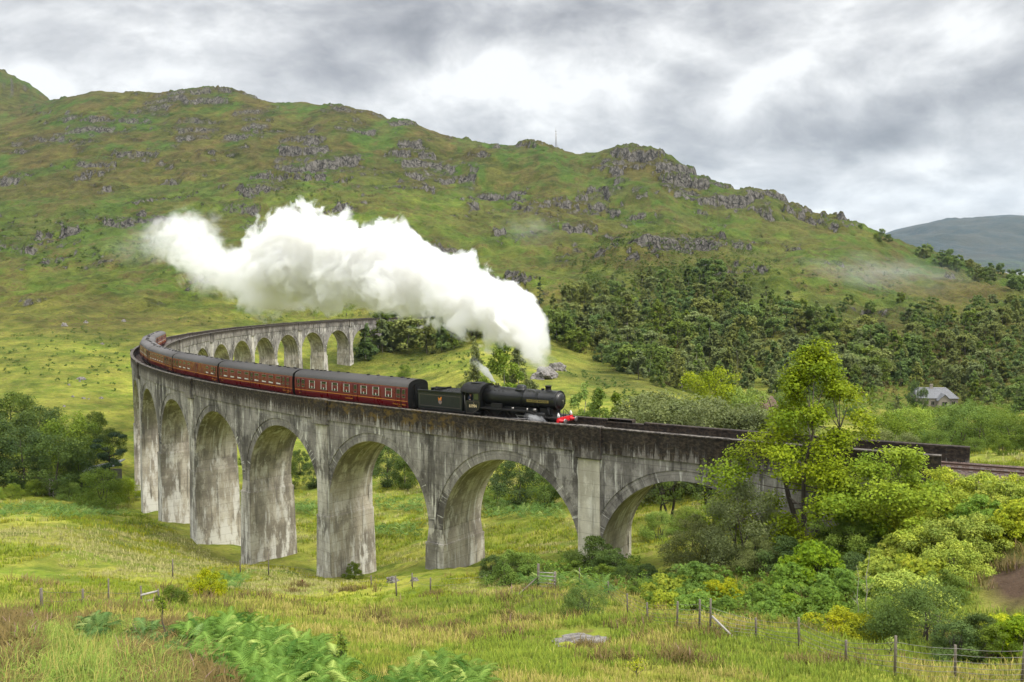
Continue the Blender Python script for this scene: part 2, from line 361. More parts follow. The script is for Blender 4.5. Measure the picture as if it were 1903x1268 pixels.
def leaf_mat(name, c1, c2, c3=None, trans=.3, up=.4):
    m, t = new_mat(name)
    rnd = t.n('ShaderNodeObjectInfo').outputs['Random']
    tint = t.attr('tint')
    c = t.mix(tint, c1, c2)
    if c3: c = t.mix(t.mr(tint, .86, 1.0), c, c3)
    h = t.n('ShaderNodeHueSaturation', None, Hue=t.mr(rnd, 0, 1, .492, .522, 'LINEAR'), Saturation=t.mr(rnd, 0, 1, 1.08, .86, 'LINEAR'), Value=t.mr(t.m('FRACT', t.m('MULTIPLY', rnd, 7.7)), 0, 1, .78, 1.22, 'LINEAR'), Color=c).outputs[0]
    nrm = t.vm('NORMALIZE', t.vm('ADD', t.scl(t.n('ShaderNodeNewGeometry').outputs['Normal'], (1-up,)*3), (0, 0, up)))
    d = t.n('ShaderNodeBsdfPrincipled', None, Base_Color=h, Roughness=.6, Normal=nrm); d.inputs['Specular IOR Level'].default_value = .2
    tr = t.n('ShaderNodeBsdfTranslucent', None, Color=t.mix(.5, h, (.16, .2, .02)))
    mx = t.n('ShaderNodeMixShader', None, Fac=trans); t.nt.links.new(d.outputs[0], mx.inputs[1]); t.nt.links.new(tr.outputs[0], mx.inputs[2])
    out(t, mx); return m
def concrete(name, base, light, dark, white=.5, moss=0., whitelow=0.):
    m, t = new_mat(name)
    uv = t.n('ShaderNodeUVMap').outputs[0]; u, v, _ = t.sep(uv)
    P = t.pos()
    big = t.noise(t.scl(P, (.22, .22, .16)), 1.0, 5, .6)
    fine = t.noise(t.scl(P, (3.1, 3.1, 5.0)), 1.0, 6, .65)
    board = t.noise(t.comb(t.m('MULTIPLY', u, .25), t.m('MULTIPLY', v, 7.0), 0), 1.0, 3, .6)
    c = t.mix(t.mr(big, .38, .60), dark, base)
    patch = t.noise(t.scl(P, (.55, .55, .28)), 1.0, 9, .72)
    c = t.mix(t.m('MULTIPLY', t.mr(patch, .50, .60), .75), c, light); c = t.mix(t.m('MULTIPLY', t.mr(patch, .46, .38), .6), c, dark)
    c = t.mix(t.m('MULTIPLY', t.mr(board, .5, .8), .18), c, dark)
    c = t.mix(t.m('MULTIPLY', t.mr(fine, .5, .8), .35), c, tuple(.6*k for k in dark))
    sk = t.noise(t.comb(t.m('MULTIPLY', u, 1.5), t.m('MULTIPLY', v, .10), 3.0), 1.0, 8, .62)
    c = t.mix(t.m('MULTIPLY', t.mr(sk, .50, .68), .75), c, tuple(.55*k for k in dark))
    sw = t.noise(t.comb(t.m('MULTIPLY', u, 2.4), t.m('MULTIPLY', v, .17), 11.0), 1.0, 8, .66)
    gate = t.mr(t.noise(t.comb(t.m('MULTIPLY', u, .35), t.m('MULTIPLY', v, .25), 5.0), 1.0, 4, .6), .38, .6)
    wf = t.m('MULTIPLY', t.m('MULTIPLY', t.mr(sw, .54, .62), gate), white)
    c = t.mix(wf, c, (.60, .585, .54))
    if whitelow:
        lw = t.m('MULTIPLY', t.mr(t.m('ADD', t.noise(t.scl(P, (.9, .9, .22)), 1.0, 8, .66), t.mr(v, -13., -24., -.06, .07, 'LINEAR')), .50, .62), whitelow)
        c = t.mix(lw, c, (.62, .60, .555))
    ln = t.m('ABSOLUTE', t.m('SUBTRACT', t.m('FRACT', t.m('ADD', t.m('DIVIDE', v, 1.07), t.m('MULTIPLY', fine, .05))), .5))
    c = t.mix(t.m('MULTIPLY', t.mr(ln, .035, .0), .45), c, tuple(.45*k for k in dark))
    if moss:
        n1 = t.noise(t.comb(t.m('MULTIPLY', u, 2.6), t.m('MULTIPLY', v, .12), 0), 1.0, 9, .72)
        amt = t.mr(u, -10., 110., 1.1, .5, 'LINEAR')
        edge = t.m('MULTIPLY', t.m('MULTIPLY', t.mr(n1, .34, .64, .75, 2.7, 'LINEAR'), amt), moss)
        mk = t.mr(t.m('ADD', t.m('ADD', v, edge), t.m('MULTIPLY', t.m('SUBTRACT', fine, .5), 1.6)), -.38, .38)
        mcol = t.mix(t.mr(fine, .4, .72), (.013, .010, .008), (.075, .055, .036))
        och = t.m('MULTIPLY', t.mr(t.m('ABSOLUTE', t.m('SUBTRACT', u, 27.)), 17., 5.), t.mr(t.noise(t.scl(P, (1., 1., 1.6)), 1.0, 6, .65), .47, .66))
        mcol = t.mix(och, mcol, (.12, .075, .012))
        c = t.mix(t.m('MULTIPLY', mk, .93), c, mcol)
        top = t.mr(v, -.10, .0)
        c = t.mix(t.m('MULTIPLY', top, t.mr(fine, .40, .62)), c, (.15, .135, .115))
    h = t.m('ADD', t.m('MULTIPLY', fine, .8), t.m('MULTIPLY', board, .2))
    p = t.n('ShaderNodeBsdfPrincipled', None, Base_Color=c, Roughness=.88, Normal=bump(t, h, .55, .06)); p.inputs['Specular IOR Level'].default_value = .25
    out(t, p); return m
M_PARAPET = concrete('parapet_concrete', (.20, .18, .16), (.29, .265, .24), (.075, .067, .06), .6, 1.0)
M_SPAN = concrete('spandrel_concrete', (.25, .232, .212), (.38, .358, .33), (.088, .08, .073), 1.1)
M_PIER = concrete('pier_concrete', (.41, .38, .33), (.58, .55, .49), (.15, .138, .12), 1.0, 0, 1.1)
M_SOFFIT = concrete('soffit_concrete', (.41, .365, .295), (.55, .51, .43), (.20, .176, .142), .9, 0, .9)
M_PIL = concrete('pilaster_concrete', (.62, .585, .49), (.72, .69, .60), (.40, .37, .30), .7)

def ground_mat():
    m, t = new_mat('ground')
    P = t.pos()
    rock, dry, brown, lush, soil = (t.attr(k) for k in ('rock', 'dry', 'brown', 'lush', 'soil'))
    dist = t.n('ShaderNodeVectorMath', {'operation': 'LENGTH'}, i0=P).outputs['Value']
    nbig = t.noise(t.scl(P, (.02, .02, .02)), 1.0, 5, .6)
    nmid = t.noise(t.scl(P, (.11, .11, .11)), 1.0, 6, .62)
    nsm = t.noise(t.scl(P, (.7, .7, .7)), 1.0, 6, .65)
    nfi = t.noise(t.scl(P, (5., 5., 5.)), 1.0, 4, .65)
    c = t.mix(t.mr(nmid, .35, .68), (.040, .050, .010), (.090, .098, .018))
    c = t.mix(t.m('MULTIPLY', t.mr(t.m('ADD', nbig, t.m('MULTIPLY', t.m('SUBTRACT', nsm, .5), .35)), .47, .6), .55), c, (.125, .108, .028))
    c = t.mix(t.m('MULTIPLY', lush, t.mr(nsm, .3, .65, .45, 1.)), c, (.050, .108, .014))
    cd = t.mix(t.mr(nmid, .38, .64), (.145, .195, .018), (.30, .30, .044))
    cd = t.mix(t.m('MULTIPLY', t.mr(nsm, .52, .72), .6), cd, (.36, .29, .105))
    cd = t.mix(t.m('MULTIPLY', t.mr(nsm, .50, .28), .75), cd, (.075, .120, .016))
    c = t.mix(dry, c, cd)
    c = t.mix(t.m('MULTIPLY', brown, t.mr(nsm, .36, .6)), c, t.mix(nfi, (.075, .048, .022), (.16, .105, .045)))
    mb_ = t.noise(t.scl(P, (.05, .05, .05)), 1.0, 7, .68); ml_ = t.noise(t.scl(P, (.26, .26, .26)), 1.0, 5, .65)
    fac = t.m('MULTIPLY', t.mr(mb_, .32, .68, .62, 1.38, 'LINEAR'), t.mr(ml_, .32, .68, .78, 1.24, 'LINEAR'))
    c = t.mix(1.0, c, t.n('ShaderNodeCombineColor', None, Red=fac, Green=fac, Blue=fac).outputs[0], 'MULTIPLY')
    # dark tufts of heather and rush over the grass
    tf = t.m('MULTIPLY', t.mr(nsm, .55, .66), t.mr(nmid, .40, .56))
    c = t.mix(t.m('MULTIPLY', tf, t.mr(dry, 0, 1, .8, .3)), c, (.026, .036, .010))
    c = t.mix(t.mr(nfi, .25, .75), t.mix(.28, c, (.02, .02, .005)), c)
    rk = t.noise(t.scl(P, (.35, .35, .16)), 1.0, 8, .7)
    cr = t.n('ShaderNodeTexVoronoi', {'feature': 'DISTANCE_TO_EDGE'}, Vector=t.vm('ADD', t.scl(P, (.16, .16, .09)), t.scl(t.n('ShaderNodeTexNoise', None, Vector=P, Scale=.3, Detail=4.0).outputs[1], (.7, .7, .7))), Scale=1.0).outputs[0]
    rc = t.mix(t.mr(rk, .34, .66), (.050, .045, .038), (.205, .19, .168))
    rc = t.mix(t.mr(cr, .07, .0), rc, (.022, .02, .018))
    rmask = t.mr(t.m('ADD', rock, t.m('MULTIPLY', t.m('SUBTRACT', t.noise(t.scl(P, (.13, .13, .13)), 1.0, 7, .7), .5), 1.5)), .38, .56)
    rmask = t.m('MULTIPLY', rmask, t.mr(rock, .02, .2))
    nz_ = t.sep(t.n('ShaderNodeNewGeometry').outputs['Normal'])[2]
    steep = t.mr(t.m('ADD', nz_, t.m('MULTIPLY', t.m('SUBTRACT', rk, .5), .55)), .91, .72)
    c = t.mix(t.m('MULTIPLY', rmask, t.mr(steep, 0, 1, .04, 1., 'LINEAR')), c, rc)
    c = t.mix(soil, c, t.mix(nsm, (.035, .022, .014), (.115, .075, .048)))
    hb = t.m('ADD', t.m('MULTIPLY', nsm, t.mr(dist, 60, 500, .25, 2.2)), t.m('ADD', t.m('MULTIPLY', nfi, .10), t.m('MULTIPLY', t.m('MULTIPLY', rk, rmask), 5.0)))
    p = t.n('ShaderNodeBsdfPrincipled', None, Base_Color=c, Roughness=.9, Normal=bump(t, hb, .8, 1.0)); p.inputs['Specular IOR Level'].default_value = .12
    out(t, p); return m
M_GROUND = ground_mat()
# ------------------------------------------------------------------ ground sheet
def zone(lst):
    z = np.zeros_like(RR)
    for (a, b, rx, ry, am) in lst: z = np.maximum(z, am*np.exp(-((PXg-a)/rx)**2-((PYg-b)/ry)**2))
    return z
DRY = np.clip(1-sstep(RR, 230, 520), 0, 1)*.95+.22*(1-sstep(RR, 450, 900))
DRY = np.maximum(DRY, zone([(1130, 700, 120, 40, .9), (400, 590, 300, 40, .6), (100, 600, 200, 60, .5), (700, 400, 400, 60, .3), (1450, 430, 200, 60, .25)]))
DRY *= 1-.8*zone([(1680, 690, 260, 110, 1.), (1250, 640, 200, 90, .8)])
DRY *= .55+.55*sstep(fbm(GX/40, GY/60, 71, 4), .35, .62)
BROWN = sstep(fbm(GX/38, GY/52, 91, 4, .6), .50, .64)*far*.6
BROWN = np.maximum(BROWN, sstep(fbm(GX/11, GY/15, 93, 4, .6), .54, .66)*far*.75)
BROWN = np.maximum(BROWN, zone([(1780, 660, 130, 50, .9), (1600, 700, 120, 40, .6), (1820, 720, 100, 40, .5), (1650, 590, 150, 25, .6), (120, 600, 150, 20, .6), (180, 345, 160, 25, .7), (60, 420, 60, 40, .5), (1240, 480, 120, 25, .6), (1180, 300, 100, 40, .6), (250, 590, 200, 15, .6)]))
BROWN = np.maximum(BROWN, (1-sstep(RR, 30, 75))*sstep(fbm(GX/3.0, GY/3.0, 33, 4, .6), .57, .68)*.9)
LUSH = sstep(fbm(GX/45, GY/65, 131, 5, .62), .47, .60)*far*.9
LUSH = np.maximum(LUSH, zone([(150, 450, 200, 70, .9), (620, 360, 260, 40, .8), (600, 330, 40, 60, .8), (850, 440, 200, 40, .7), (1300, 400, 200, 30, .6), (1450, 480, 220, 50, .9), (1100, 500, 120, 40, .5), (100, 945, 140, 16, 1.0), (740, 935, 60, 18, 1.), (960, 950, 90, 18, 1.), (560, 940, 40, 30, 1.), (1500, 540, 200, 20, .7)]))
SOIL = np.maximum(SOIL, MUD)
def sheet():
    a0 = np.concatenate([AZ]); n = NA*NR
    V = np.stack([GX, GY, GZG], -1).reshape(-1, 3)
    i, j = np.meshgrid(np.arange(NA-1), np.arange(NR-1), indexing='ij'); k = (i*NR+j).ravel()
    F = np.stack([k, k+1, k+1+NR, k+NR], -1)
    # the coarse rest of the ground, round behind the viewer
    th = np.linspace(.62, 2*PI-.62, 40); rj = np.arange(0, NR, 30); rj[-1] = NR-1
    r2 = np.exp(LR[rj]); zb = np.interp(r2, [2, 20, 60, 300, 2600], [11.2, 9, 6, -8, 60])
    bl = np.clip(np.minimum(th-.62, 2*PI-.62-th)/.7, 0, 1)[:, None]
    edge = np.where((th < PI)[:, None], GZG[-1, rj][None], GZG[0, rj][None])
    Z2 = edge*(1-bl)+zb[None]*bl
    X2, Y2 = r2[None]*np.sin(th)[:, None], r2[None]*np.cos(th)[:, None]
    V2 = np.stack([X2, Y2, Z2], -1).reshape(-1, 3); m = len(rj)
    i, j = np.meshgrid(np.arange(len(th)-1), np.arange(m-1), indexing='ij'); k = (i*m+j).ravel()+n
    F2 = np.stack([k, k+1, k+1+m, k+m], -1)
    ctr = np.array([[0, 0, 11.2]]); 
    z2 = np.zeros(len(V2)+1)
    ring = list(range(0, n, NR))+[n+q*m for q in range(1, len(th))]
    ci = n+len(V2); F3 = np.array([[ring[q], ring[(q+1) % len(ring)], ci, ci] for q in range(len(ring))])
    F = np.concatenate([F, F2]); V = np.concatenate([V, V2, ctr])
    at_ = {k_: np.concatenate([A.ravel(), z2+d]) for k_, A, d in (('rock', ROCK, 0), ('dry', DRY, .8), ('brown', BROWN, 0), ('lush', LUSH, 0), ('soil', SOIL, 0))}
    me = np_mesh('ground', V, F, [M_GROUND], attrs=at_, smooth=True)
    # close the small hole under the viewer
    bm = bmesh.new(); bm.from_mesh(me); bm.verts.ensure_lookup_table()
    for f in F3:
        try: bm.faces.new([bm.verts[int(f[0])], bm.verts[int(f[1])], bm.verts[ci]])
        except Exception: pass
    bm.to_mesh(me); bm.free()
    tag(link('ground', me), kind='structure')
sheet()
# the far blue mountain beyond the loch
def mountain():
    prof = [(1440, 452), (1540, 445), (1600, 442), (1632, 438), (1660, 427), (1700, 418), (1740, 411), (1790, 407), (1830, 402), (1870, 399), (1900, 401), (1960, 405), (2060, 398), (2200, 410), (2400, 470)]
    px = np.linspace(1400, 2400, 240); D0, D1 = 4800., 9000.
    top = np.interp(px, [p[0] for p in prof], [p[1] for p in prof])
    rows = 70; V = []
    for j in range(rows):
        f = j/(rows-1); D = D0+(D1-D0)*f
        x = D*(px-W/2)/FPX
        zt = np.array([at(a, b, D1)[2] for a, b in zip(px, top)])
        prof_f = f**.85
        z = -35+(zt+35)*prof_f
        amp = math.sin(PI*min(1, f*1.02))
        z = z+amp*((fbm(x/900, np.full_like(x, D/700), 5, 5, .55)-.5)*260+(np.abs(fbm(x/300, np.full_like(x, D/500), 9, 4)-.5))*90)
        V.append(np.stack([x, np.full_like(x, D), z], -1))
    V.append(np.stack([V[-1][:, 0], V[-1][:, 1]+1500, V[-1][:, 2]*0-60], -1))
    rows += 1; n = len(px)
    i, j = np.meshgrid(np.arange(rows-1), np.arange(n-1), indexing='ij'); k = (i*n+j).ravel()
    m, t = new_mat('mountain')
    P = t.pos(); a = t.noise(t.scl(P, (.004, .004, .004)), 1., 7, .65); b = t.noise(t.scl(P, (.02, .02, .02)), 1., 6, .65)
    c = t.mix(t.mr(a, .38, .62), (.010, .020, .014), (.032, .034, .020)); c = t.mix(t.mr(b, .55, .7), c, (.055, .045, .03))
    low = t.mr(t.sep(P)[2], 60, 5); c = t.mix(t.m('MULTIPLY', low, t.mr(b, .45, .6)), c, (.03, .05, .015))
    p = t.n('ShaderNodeBsdfPrincipled', None, Base_Color=c, Roughness=.95, Normal=bump(t, b, .8, 12.)); out(t, p)
    tag(link('mountain', np_mesh('mountain', np.concatenate(V), np.stack([k, k+1, k+n+1, k+n], -1), [m], smooth=True)), kind='structure')
mountain()

# ------------------------------------------------------------------ the viaduct
CROWN, SPAN_R, RING = -3.7122, 7.62, .86
ZS = CROWN-SPAN_R; HWS, HWP, DECKZ, LEDGE = 2.85, 3.0, -1.62, -2.15
N_ARCH = 21
def arch_s(b): return -BAY/2+b*BAY
def pier_s(i): return (i-1)*BAY                # pier i between arch i-1 and i
def local(s0):
    """frame on the deck at s0: forward along the line (to the near end), left, up"""
    p = track(s0); t = (track(s0-.5)-track(s0+.5)).normalized()
    l = Vector((0, 0, 1)).cross(t).normalized(); u = t.cross(l)
    return Matrix(((t.x, l.x, u.x, p.x), (t.y, l.y, u.y, p.y), (t.z, l.z, u.z, p.z), (0, 0, 0, 1)))
via = empty('railway_viaduct', track(163, 0, -24))
tag(via, 'long curved grey concrete railway viaduct of tall round arches carrying the steam train', 'viaduct')
bpy.context.view_layer.update()
def vpart(mb, name, mats):
    o = mb.build(name, mats, via, merge=True); o.matrix_parent_inverse = Matrix.Translation(-via.location); return o
def grid_face(mb, A, B, uvA, uvB, mi=0, flip=False):
    for k in range(len(A)-1):
        q = [A[k], A[k+1], B[k+1], B[k]]; w = [uvA[k], uvA[k+1], uvB[k+1], uvB[k]]
        if flip: q.reverse(); w.reverse()
        mb.face(q, uv=w, mi=mi)
S0, S1 = -26.4, 372.
tt = [PI*k/32 for k in range(33)]
def wall(name, sg):
    """spandrel wall over all arches, on one side"""
    mb = MB()
    for b in range(N_ARCH):
        c = arch_s(b); R_ = SPAN_R+RING
        ss = [c-R_*math.cos(t) for t in tt]; zz_ = [ZS+R_*math.sin(t) for t in tt]
        A = [track(s, sg*HWS, z) for s, z in zip(ss, zz_)]; Bq = [track(s, sg*HWS, LEDGE) for s in ss]
        grid_face(mb, A, Bq, list(zip(ss, zz_)), [(s, LEDGE) for s in ss], flip=sg < 0)
        A2 = [track(s, sg*(HWS-.07), z) for s, z in zip(ss, zz_)]
        grid_face(mb, A2, A, list(zip(ss, zz_)), list(zip(ss, zz_)), flip=sg < 0)
        if b < N_ARCH-1:
            sa, sb = ss[-1], arch_s(b+1)-R_
            mb.face([track(sa, sg*HWS, ZS), track(sb, sg*HWS, ZS), track(sb, sg*HWS, LEDGE), track(sa, sg*HWS, LEDGE)], uv=[(sa, ZS), (sb, ZS), (sb, LEDGE), (sa, LEDGE)])
    return vpart(mb, name, M_SPAN)
wall('spandrel_wall', 1); wall('spandrel_wall', -1)
for b in range(N_ARCH):
    mb = MB(); c = arch_s(b)
    ss = [c-SPAN_R*math.cos(t) for t in tt]; zz_ = [ZS+SPAN_R*math.sin(t) for t in tt]
    se = [c-(SPAN_R+RING)*math.cos(t) for t in tt]; ze = [ZS+(SPAN_R+RING)*math.sin(t) for t in tt]
    ho = HWS-.07
    for sg in (1, -1):
        grid_face(mb, [track(s, sg*ho, z) for s, z in zip(ss, zz_)], [track(s, sg*ho, z) for s, z in zip(se, ze)],
                  [(SPAN_R*t*1.1+c*3, 0) for t in tt], [(SPAN_R*t*1.1+c*3, .86) for t in tt], mi=1, flip=sg < 0)
    offs = [-ho+2*ho*k/6 for k in range(7)]
    for o0, o1 in zip(offs[:-1], offs[1:]):
        grid_face(mb, [track(s, o0, z) for s, z in zip(ss, zz_)], [track(s, o1, z) for s, z in zip(ss, zz_)],
                  [(o0+c*.7+(s > c)*31, z) for s, z in zip(ss, zz_)], [(o1+c*.7+(s > c)*31, z) for s, z in zip(ss, zz_)], mi=0)
    vpart(mb, 'arch', [M_SOFFIT, M_SPAN])
def shaft(mb, s0, levels, mi=0):
    """levels: (z, half length along the line, half width across)"""
    rings = []
    for (z, hl, hw) in levels:
        cs = [(s0-hl, hw), (s0+hl, hw), (s0+hl, -hw), (s0-hl, -hw)]
        rings.append([(track(s, o, z), s, o, z) for s, o in cs])
    for a, b_ in zip(rings[:-1], rings[1:]):
        for k in range(4):
            j = (k+1) % 4; q = [a[k], a[j], b_[j], b_[k]]
            uv = [((p[1] if k in (0, 2) else p[2]+s0*.7+31*(k == 1)), p[3]) for p in q]
            mb.face([p[0] for p in q], uv=uv, mi=mi if k in (0, 2) else mi+1)
for i in range(1, N_ARCH):
    s0 = pier_s(i); mb = MB()
    shaft(mb, s0, [(ZS, .915, HWS-.07), (-12.7, 1.10, HWS-.02), (-12.7, 1.17, HWS+.14), (-12.95, 1.19, HWS+.16), (-12.96, 1.165, HWS+.13), (-22, 1.35, HWS+.30), (-38, 1.6, HWS+.58)])
    vpart(mb, 'pier', [M_PIER, M_SOFFIT])
for i in range(1, N_ARCH+1, 2):
    s0 = pier_s(i)
    for sg in (1, -1):
        mb = MB()
        def blk(z1, z0, hl, o0, o1, mi):
            c = [(s, o) for s in (s0-hl, s0+hl) for o in (o0, o1)]
            P = lambda k, z: track(c[k][0], sg*c[k][1], z)
            for (a, b_) in ((1, 3), (0, 1), (2, 3)):
                mb.face([P(a, z0), P(b_, z0), P(b_, z1), P(a, z1)], uv=[(c[a][0]+c[a][1], z0), (c[b_][0]+c[b_][1], z0), (c[b_][0]+c[b_][1], z1), (c[a][0]+c[a][1], z1)], mi=mi)
            for z in (z0, z1): mb.face([P(0, z), P(1, z), P(3, z), P(2, z)], uv=[(s0, z)]*4, mi=mi)
        blk(.06 if sg > 0 or i > 3 else -.2, -2.62, 1.22, HWP-.5 if sg > 0 or i > 3 else HWP-.4, HWP+.30, 0)
        blk(-2.62, -2.72, 1.10, HWS-.2, HWP+.16, 0)
        blk(-2.72, -12.9, 1.02, HWS-.4, HWS+.10, 1)
        vpart(mb, 'pilaster', [M_PARAPET, M_PIL if i == 1 else M_PIER])
def parapet(sg, segs):
    mb = MB()
    for (sa, sb, dz_) in segs:
        n = max(2, int((sb-sa)/2.)); ss = [sa+(sb-sa)*k/n for k in range(n+1)]
        prof = [(HWS, LEDGE), (HWP, LEDGE-dz_*0), (HWP, -.16+dz_), (HWP+.05, -.14+dz_), (HWP+.05, -.01+dz_), (HWP, .0+dz_), (HWP-.45, .0+dz_), (HWP-.48, -.02+dz_), (HWP-.48, -.15+dz_), (HWP-.45, -.16+dz_), (HWP-.45, DECKZ)]
        for (o0, z0), (o1, z1) in zip(prof[:-1], prof[1:]):
            grid_face(mb, [track(s, sg*o0, z0) for s in ss], [track(s, sg*o1, z1) for s in ss], [(s+o0, z0) for s in ss], [(s+o1, z1) for s in ss], flip=sg > 0)
        for s in (sa, sb):
            q = [track(s, sg*o, z) for o, z in prof]; mb.face(q, uv=[(s+o, z) for o, z in prof])
    return vpart(mb, 'parapet', M_PARAPET)
parapet(1, [(S0, 372, 0.)])
parapet(-1, [(-28.1, -2.4, -.30), (-2.398, 1.2, -.46), (1.202, 48, -.25), (48.002, 372, 0.)])
mb = MB()                                                # east abutment: solid wall between the last arch and the bank
for sg, s_end in ((1, S0), (-1, -28.1)):
    A = [(s, z) for s in (s_end, (s_end-16.155)/2, -16.155) for z in (LEDGE, -20.)]
    for k in (0, 2):
        q = [A[k], A[k+2], A[k+3], A[k+1]]; mb.face([track(s, sg*HWS, z) for s, z in q], uv=q)
for z0, z1, s in ((DECKZ-.05, -20, -16.155), (DECKZ-.05, -20, S0)):
    q = [(HWS, z0), (-HWS, z0), (-HWS, z1), (HWS, z1)]; mb.face([track(s, o, z) for o, z in q], uv=[(o+s, z) for o, z in q])
vpart(mb, 'abutment', M_SPAN)
mb = MB()
for sg in (1, -1):
    q = [(334+7.6, LEDGE), (372, LEDGE), (372, -24), (334+7.6, -24)]; mb.face([track(s, sg*HWS, z) for s, z in q], uv=q)
vpart(mb, 'abutment', M_SPAN)
mb = MB(); ss = [S0+2.*k for k in range(int((372-S0)/2.)+1)]
grid_face(mb, [track(s, 2.55, DECKZ) for s in ss], [track(s, -2.55, DECKZ) for s in ss], [(s, DECKZ) for s in ss], [(s+5, DECKZ) for s in ss])
vpart(mb, 'deck', M_PARAPET)

# ------------------------------------------------------------------ railway track
M_RAIL = simple('rail_steel', (.10, .062, .045), .5, .6)
M_SLEEPER = simple('sleeper', (.07, .055, .045), .9)
def ballast_mat():
    m, t = new_mat('ballast'); P = t.pos()
    v = t.n('ShaderNodeTexVoronoi', None, Vector=P, Scale=13.); n = t.noise(P, 1.2, 5, .6)
    c = t.mix(t.sep(v.outputs['Color'])[0], (.10, .062, .050), (.30, .20, .165)); c = t.mix(t.mr(n, .4, .65), c, t.mix(.5, c, (.09, .05, .035)))
    c = t.mix(t.mr(v.outputs['Distance'], .25, .7), c, (.03, .02, .015))
    p = t.n('ShaderNodeBsdfPrincipled', None, Base_Color=c, Roughness=.9, Normal=bump(t, v.outputs['Distance'], 1., .06)); out(t, p); return m
M_BALLAST = ballast_mat()
RZ = -1.2                                              # rail top above/below the parapet top
trk = empty('railway_track', track(-10, 0, RZ)); tag(trk, 'single railway track on ballast running along the viaduct', 'railway track', kind='structure')
bpy.context.view_layer.update()
def tpart(mb, name, mat):
    o = mb.build(name, mat, trk); o.matrix_parent_inverse = Matrix.Translation(-trk.location)
ss = [-95+2.*k for k in range(int(465/2.))]
mb = MB()
prof = [(-3.6, -.75), (-2.3, -.19), (2.3, -.19), (3.6, -.75)]; profd = [(-2.53, -.30), (-2.2, -.19), (2.2, -.19), (2.53, -.30)]
for s0, s1 in zip(ss[:-1], ss[1:]):
    pr = prof if s1 < S0+1 else profd
    for (o0, z0), (o1, z1) in zip(pr[:-1], pr[1:]):
        mb.face([track(s0, o0, RZ+z0), track(s1, o0, RZ+z0), track(s1, o1, RZ+z1), track(s0, o1, RZ+z1)])
tpart(mb, 'ballast', M_BALLAST)
for o in (-.7525, .7525):
    mb = MB(); pr = [(o-.07, -.16), (o-.035, -.12), (o-.035, 0), (o+.035, 0), (o+.035, -.12), (o+.07, -.16)]
    mb.loft([[track(s, a, RZ+z) for a, z in pr] for s in ss], closed=False, sm=False)
    tpart(mb, 'rail', M_RAIL)
mb = MB()
for k in range(110):
    s = -93+.72*k; M = local(s); mb.box(-.125, .125, -1.3, 1.3, RZ-.30, RZ-.155, T=M)
tpart(mb, 'sleepers', M_SLEEPER)
# ------------------------------------------------------------------ the train
def paint(name, col, rough=.35, dirt=.5, spec=.5):
    m, t = new_mat(name); O = t.n('ShaderNodeTexCoord').outputs['Object']; z = t.sep(O)[2]
    n = t.noise(t.scl(O, (1.2, 1.2, .5)), 1.6, 6, .65); f = t.noise(O, 9., 4, .6)
    c = t.mix(t.m('MULTIPLY', t.mr(t.m('ADD', n, t.mr(z, 1.9, .8, 0, .14, 'LINEAR')), .52, .75), dirt), col, (.055, .045, .038))
    p = t.n('ShaderNodeBsdfPrincipled', None, Base_Color=t.mix(t.mr(f, .4, .8, 0, .25), c, tuple(v*.6 for v in col)), Roughness=t.mr(n, .3, .7, rough-.06, rough+.2))
    p.inputs['Specular IOR Level'].default_value = spec; out(t, p); return m
M_BLACK = paint('black_paint', (.010, .0105, .0105), .33, .25)
M_SOOT = paint('sooty_black', (.012, .0118, .0115), .55, .6, .35)
M_TGREEN = paint('tender_black_green', (.012, .016, .0125), .42, .25)
M_MAROON = paint('maroon_paint', (.140, .009, .013), .28, .12)
M_ROOFG = simple('coach_roof_grey', (.092, .086, .084), .7, 0, .3, 1.5)
M_RED = simple('red_paint', (.55, .012, .018), .4)
M_WHITE = simple('white_paint', (.72, .71, .68), .5)
M_GOLD = simple('gold_lining', (.62, .27, .035), .5, 0, .1)
M_CREAMN = simple('number_cream', (.75, .60, .32), .5, 0, .05)
M_STEEL = simple('bright_steel', (.28, .265, .25), .38, .8)
M_LINE = simple('thin_grey_line', (.16, .13, .10), .6)
M_BRASS = simple('brass_plate', (.30, .235, .085), .4, .5)
M_GLASS = simple('dark_glass', (.012, .018, .016), .08, 0, .3, .8, .8)
M_CURT = simple('pale_curtain', (.62, .60, .54), .8, 0, .1)
M_FRAMEW = simple('window_frame', (.22, .15, .125), .5)
M_COAL = simple('coal', (.012, .012, .012), .5, 0, .5, 8., .5, 1.)
M_SKIN = simple('skin', (.50, .27, .19), .6)
M_CLOTH = simple('navy_cloth', (.02, .025, .05), .85)
M_CLOTH2 = simple('dark_green_cloth', (.02, .028, .02), .85)
M_HAIR = simple('dark_hair', (.02, .014, .01), .7)
def chord(sf, sr):
    """matrix of a vehicle standing on the rails between sf (front) and sr (rear): x forward, y left, z up, origin on the rails half way"""
    a, b = track(sf, 0, RZ), track(sr, 0, RZ); p = (a+b)/2; t = (a-b).normalized()
    l = Vector((0, 0, 1)).cross(t).normalized(); u = t.cross(l)
    return Matrix(((t.x, l.x, u.x, p.x), (t.y, l.y, u.y, p.y), (t.z, l.z, u.z, p.z), (0, 0, 0, 1)))
def place(o, M): o.matrix_world = M
def text_mesh(txt, size, depth=.004, align='CENTER', bold=0.):
    cu = bpy.data.curves.new('txt', 'FONT'); cu.body = txt; cu.size = size; cu.extrude = depth; cu.align_x = align; cu.align_y = 'CENTER'; cu.offset = bold; cu.resolution_u = 3
    o = bpy.data.objects.new('txt', cu); COL.objects.link(o); bpy.context.view_layer.update()
    me = bpy.data.meshes.new_from_object(o.evaluated_get(bpy.context.evaluated_depsgraph_get()))
    bpy.data.objects.remove(o); bpy.data.curves.remove(cu); return me
